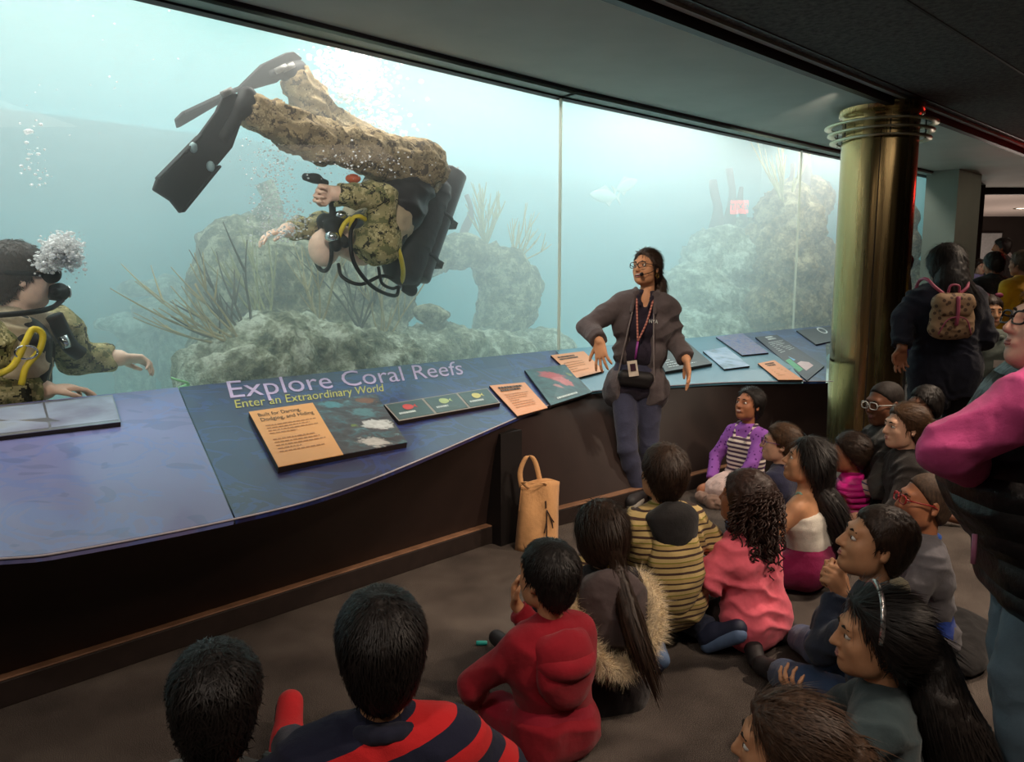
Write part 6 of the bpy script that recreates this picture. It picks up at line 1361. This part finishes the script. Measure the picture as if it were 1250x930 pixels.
for k, el, wr, d, pn in (('R', A(466, 240, -.26), A(408, 236, -.22), -SV_, -ZV * .3 - NV), ('L', A(392, 277, .16), A(350, 281, .10), -SV_ - ZV * .2, -ZV)):
    J['el' + k], J['wr' + k] = el, wr; f.armopt[k] = dict(d=unit(d), n=pn, curl=.75 if k == 'R' else .3)
J['knR'], J['anR'], J['toeR'] = A(388, 172, -.14), A(300, 131, -.14), A(272, 168, -.14); J['knL'], J['anL'], J['toeL'] = A(396, 148, .16), A(356, 90, .16), A(330, 92, .16)
f.body(skin_mat('skin_fair', S((240, 200, 176))), .009, hsz=1.30); f.pants(M_camob, 'camouflage_trousers', d=.030, upto=1.97, wr=.022, h=.012, flare=.01)
sd = Sdf(); f.arms(sd, .020, 1.92, cut=1); sd.ell(J['shR'], (.15, .15, .15), None, .06); sdf_obj('camouflage_sleeves', sd, .011, M_camo, f.root, .022, 9, aniso=(1, 1, 1))
sd = Sdf(); f.torso(sd, .012); sdf_obj('tan_undershirt', sd, .012, M_tanshirt, f.root, .016, 12)
sp = lambda t: J['pel'] + (J['nb'] - J['pel']) * t; sd = Sdf()
for t, w, r in ((.22, .10, .17), (.5, .12, .18), (.8, .11, .155)): c = sp(t) - f.f * .015; sd.cap(c - f.r * w, c + f.r * w, r + .01, None, .06)
vest = sdf_obj('buoyancy_vest', sd, .012, M_blackg, f.root, .014, 7)
tk0, tk1 = A(551, 210, -.02), A(505, 338, -.02); bk = unit(np.cross(unit(tk1 - tk0), NV)); bk = bk if bk.dot(SV_) > 0 else -bk
sd = Sdf(); sd.cap(tk0, tk1, .118, .118, .02, 2); sd.cap(tk1 - unit(tk1 - tk0) * .02, tk1 + unit(tk1 - tk0) * .02, .10, .06, .04); tank = sdf_obj('air_tank', sd, .010, plain('tank_black', S((44, 40, 42)), .4, var=.3, nscale=20), f.root)
sd = Sdf(); a, b = A(533, 236, -.05), A(498, 330, -.05); sd.cap(a, b, .11, .11, .03); sd.cap(a - bk * .06, b - bk * .08, .10, .12, .05); sdf_obj('back_pad', sd, .011, M_blackg, f.root, .006)
for t in (.42, .80):
    c = tk0 + (tk1 - tk0) * t + bk * .115; box('tank_buckle', tuple(c), (.10, .12, .05), M_rubber, tank, Matrix(np.stack([bk, NV, unit(tk1 - tk0)], 1).tolist())); ax = unit(tk1 - tk0); V, Q = tube_np([tk0 + (tk1 - tk0) * t + (bk * math.cos(q) + NV * math.sin(q)) * .122 for q in np.linspace(0, 6.283, 25)], .014, 6); obj('tank_band', np_mesh('tank_band', V, tris_only(Q)), M_rubber, tank)
va = A(492, 347, -.03); sd = Sdf(); sd.cap(A(500, 343, -.03), A(488, 349, -.03), .035, .03); sdf_obj('tank_valve', sd, .008, M_chrome, tank); sd = Sdf(); sd.cap(A(496, 350, -.05), A(502, 354, -.05), .045, .045); sdf_obj('valve_knob', sd, .008, M_rubber, tank)
for pts, r, m in (([A(436, 268, -.24), A(428, 285, -.26), A(432, 320, -.28), A(455, 350, -.22), A(482, 361, -.12), A(487, 350, -.05)], .013, M_rubber), ([A(413, 322, -.1), A(418, 338, -.16), A(440, 347, -.2), A(465, 337, -.16), A(480, 340, -.08)], .012, M_rubber), ([A(462, 326, -.2), A(466, 345, -.16), A(478, 352, -.1), A(486, 350, -.06)], .011, M_rubber), ([A(480, 292, -.28), A(488, 310, -.28), A(492, 330, -.2), A(491, 344, -.08)], .016, M_hosey), ([A(428, 282, -.16), A(430, 268, -.2), A(438, 264, -.22), A(446, 268, -.2)], .015, M_hosey), ([A(413, 290, -.16), A(420, 274, -.18), A(428, 266, -.18)], .015, M_hosey)): tube('hose', pts, r, m, f.root, 8, 26)
# mask, regulator, gauge, clip
fr = lambda x, y, z: f.hp(x, y, z); sd = Sdf(); sd.cap(fr(-.05, .085, .008), fr(.05, .085, .008), .038 * f.hs, None, .02); sd.cap(fr(-.05, .12, .008), fr(.05, .12, .008), .030 * f.hs, None, .02, op=-1); mk = sdf_obj('dive_mask', sd, .007, M_rubber, f.root); sd = Sdf(); sd.ell(fr(0, .108, .008), np.array([.062, .008, .028]) * f.hs, f.Rh); sdf_obj('mask_lens', sd, .006, plain('mask_lens', S((150, 170, 176)), .08, .6), mk)
V, Q = tube_np([fr(.088 * math.sin(q), -.02 + .112 * math.cos(q), .050) for q in np.linspace(.7, 5.58, 28)], .014, 6); obj('mask_strap', np_mesh('mask_strap', V, tris_only(Q)), M_rubber, mk)
for p, r in ((A(405, 289, -.17), .045), (A(416, 263, -.12), .042)):
    sd = Sdf(); sd.ell(p, (r, r, r * .8)); rgx = sdf_obj('regulator', sd, .007, M_chrome, f.root)
sd = Sdf(); sd.cap(A(396, 270, -.05), A(412, 272, -.10), .05, .055, .03); sd.cap(A(404, 276, -.12), A(410, 300, -.17), .045, .038, .03); sdf_obj('mask_skirt', sd, .008, M_rubber, mk)
sd = Sdf(); sd.cap(A(413, 290, -.12), A(421, 296, -.15), .04, .035); sdf_obj('mouthpiece', sd, .007, M_rubber, f.root)
sd = Sdf(); sd.cap(A(373, 216, -.1), A(398, 223, -.1), .024, .020); sd.ell(A(384, 217, -.1), (.045, .05, .028), None, .02); sdf_obj('gauge_console', sd, .008, M_rubber, f.root); tube('gauge_lanyard', [A(404, 240, -.1), A(406, 258, -.1), A(404, 270, -.1)], .022, M_rubber, f.root, 6, 10)
sd = Sdf(); sd.ell(A(431, 218, -.12), (.05, .04, .03)); sdf_obj('whistle', sd, .008, plain('signal_orange', S((230, 96, 40)), .5), f.root)
# boots and fins
for q in 'LR':
    sd = Sdf(); f.feet(sd, .010, q); sd.cap(J['an' + q], J['an' + q] + unit(J['kn' + q] - J['an' + q]) * .10, .066, .064, .03); sdf_obj('boot', sd, .010, M_rubber, f.root)
fin1 = poly_plate('fin', Zc([(335, 210), (352, 300), (318, 395), (268, 455), (240, 470), (248, 492), (140, 622), (105, 578), (45, 540), (60, 498), (165, 388), (205, 348), (262, 270), (290, 205)]), N0 - .14, .035, M_rubber, f.root, f.loc)
fin2 = poly_plate('fin', Zc([(556, 90), (540, 108), (470, 172), (400, 192), (332, 206), (282, 240), (160, 312), (132, 328), (124, 296), (150, 270), (282, 208), (345, 182), (420, 108), (500, 70), (526, 66)]), N0 + .16, .05, M_rubber, f.root, f.loc)
for pix, n_ in ((Zc([(205, 350), (60, 498), (66, 506), (212, 356)]), N0 - .14), (Zc([(268, 455), (140, 615), (148, 620), (276, 462)]), N0 - .14)): poly_plate('fin_rib', pix, n_, .075, M_rubber, fin1, f.loc)
poly_plate('fin_rib', Zc([(345, 184), (150, 274), (152, 286), (350, 196)]), N0 + .16, .09, M_rubber, fin2, f.loc)
for px, py in ((236, 180), (257, 203)): sd = Sdf(); sd.ell(f.L(atn(px, py, N0 - .165)), (.022, .022, .03)); sdf_obj('fin_vent', sd, .006, plain('fin_vent_pale', S((150, 176, 178)), .5), fin1)
for px, py, n_ in ((343, 84, .10), (352, 82, .10), (277, 113, -.20)): tube('fin_buckle', [f.L(atn(px - 6, py + 3, N0 + n_)), f.L(atn(px + 6, py - 3, N0 + n_))], .02, plain('buckle_grey', S((120, 116, 112)), .4), fin2 if n_ > 0 else fin1, 6)

# --- diver at the left edge
N1 = 4.36; pel = atn(5, 520, N1); f = Fig('scuba diver in camouflage at the glass seen in profile, breathing out bubbles', pel, -62, 2.30, None, 1.30, .98)
A = lambda px, py, dn=0.0: f.L(atn(px, py, N1 + dn)); J = f.J
f.spine(A(8, 540), A(24, 338), (-46, 2), twist=0); J = f.J
f.legs('stand', knL=A(-10, 700, .1), anL=A(-60, 800, .2), toeL=A(-40, 820, .2), knR=A(-20, 700, -.1), anR=A(-70, 800, -.1), toeR=A(-50, 820, -.1))
J['shR'] = A(-20, 420, -.22); J['shL'] = A(72, 405, .16)
for k, el, wr, d, pn in (('R', A(-40, 480, -.24), A(56, 476, -.22), A(100, 472, -.2) - A(60, 476, -.2), -ZV), ('L', A(92, 437, .2), A(146, 437, .12), A(175, 436, .1) - A(148, 435, .1), -ZV - NV * .4)):
    J['el' + k], J['wr' + k] = el, wr; f.armopt[k] = dict(d=unit(f.Ri @ np.array([0, 0, 0]) + d), n=f.Ld(pn), curl=.28 if k == 'R' else .5, spread=.1)
f.body(skin_mat('skin_fair', S((240, 200, 176))), .009, hsz=1.28); f.pants(M_camo, 'camouflage_trousers', d=.025, wr=.015, h=.013)
f.top(M_tanshirt, 'tan_undershirt', .012, .2, .010, h=.012); sd = Sdf(); f.arms(sd, .022, 1.90, cut=1)
for q in 'LR': sd.ell(J['sh' + q], (.11, .11, .12), None, .05)
sdf_obj('camouflage_sleeves', sd, .010, M_camo, f.root, .018, 10); sp = lambda t: J['pel'] + (J['nb'] - J['pel']) * t
sd = Sdf()
for t, w in ((.25, .10), (.55, .12), (.8, .11)): c = sp(t); sd.cap(c - f.r * w, c + f.r * w, .165, None, .05)
sd.cap(J['nb'] + f.f * .19 + f.u * .02, J['pel'] + f.f * .24, .06, .085, .02, 0, -1); sdf_obj('buoyancy_vest', sd, .011, M_blackg, f.root, .010, 8)
for pts, r, m in (([A(-30, 462, -.34), A(12, 450, -.36), A(30, 420, -.36), A(40, 402, -.34), A(52, 408, -.34), A(48, 428, -.35), A(32, 448, -.36), A(26, 470, -.36)], .015, M_hosey), ([A(-20, 386, -.2), A(30, 382, -.22), A(62, 376, -.12), A(76, 366, -.02)], .013, M_rubber), ([A(66, 385, -.02), A(84, 420, .0), A(98, 432, .02)], .040, M_rubber)): tube('hose', pts, r, m, f.root, 8, 30)
V, Q = tube_np([A(32, 430, -.37) + (f.Ld(SV_) * math.cos(q) * .045 + ZV * math.sin(q) * .03) for q in np.linspace(0, 6.283, 16)], .005, 6); obj('hose_ring', np_mesh('hose_ring', V, tris_only(Q)), M_chrome, f.root)
tube('inflator_button', [A(76, 410, -.06), A(82, 424, -.06)], .022, M_chrome, f.root, 8)
fr = lambda x, y, z: f.hp(x, y, z); sd = Sdf(); sd.cap(fr(-.05, .092, .008), fr(.05, .092, .008), .036 * f.hs, None, .02); mk = sdf_obj('dive_mask', sd, .007, M_rubber, f.root); sd = Sdf(); sd.ell(fr(0, .125, .010), np.array([.058, .008, .026]) * f.hs, f.Rh); sdf_obj('mask_lens', sd, .006, MATS['mask_lens'], mk)
V, Q = tube_np([fr(.086 * math.sin(q), -.02 + .112 * math.cos(q), .014 - .01 * math.cos(q)) for q in np.linspace(.7, 5.6, 26)], .012, 6); obj('mask_strap', np_mesh('mask_strap', V, tris_only(Q)), M_rubber, mk)
sd = Sdf(); sd.cap(fr(0, .09, -.06), fr(0, .125, -.062), .03 * 1.3, .036 * 1.3); sd.cap(fr(.03, .12, -.06), fr(.05, .10, -.06), .02, .02); rg_ = sdf_obj('regulator', sd, .007, M_rubber, f.root); sd = Sdf(); sd.ell(fr(0, .158, -.062), np.array([.026, .008, .026]) * f.hs, f.Rh); sdf_obj('purge_cover', sd, .006, M_chrome, rg_)
f.hair(H_brown, vol=.016, strands=2600, slen=.045, swid=.0028, seed=31, jitter=.8, nape=-.10, h=.008)
sd = Sdf(); c = sp(.5) - f.f * .30; sd.cap(c - f.u * .4, c + f.u * .4, .13, .13, .02); sdf_obj('air_tank', sd, .012, MATS['tank_black'], f.root)
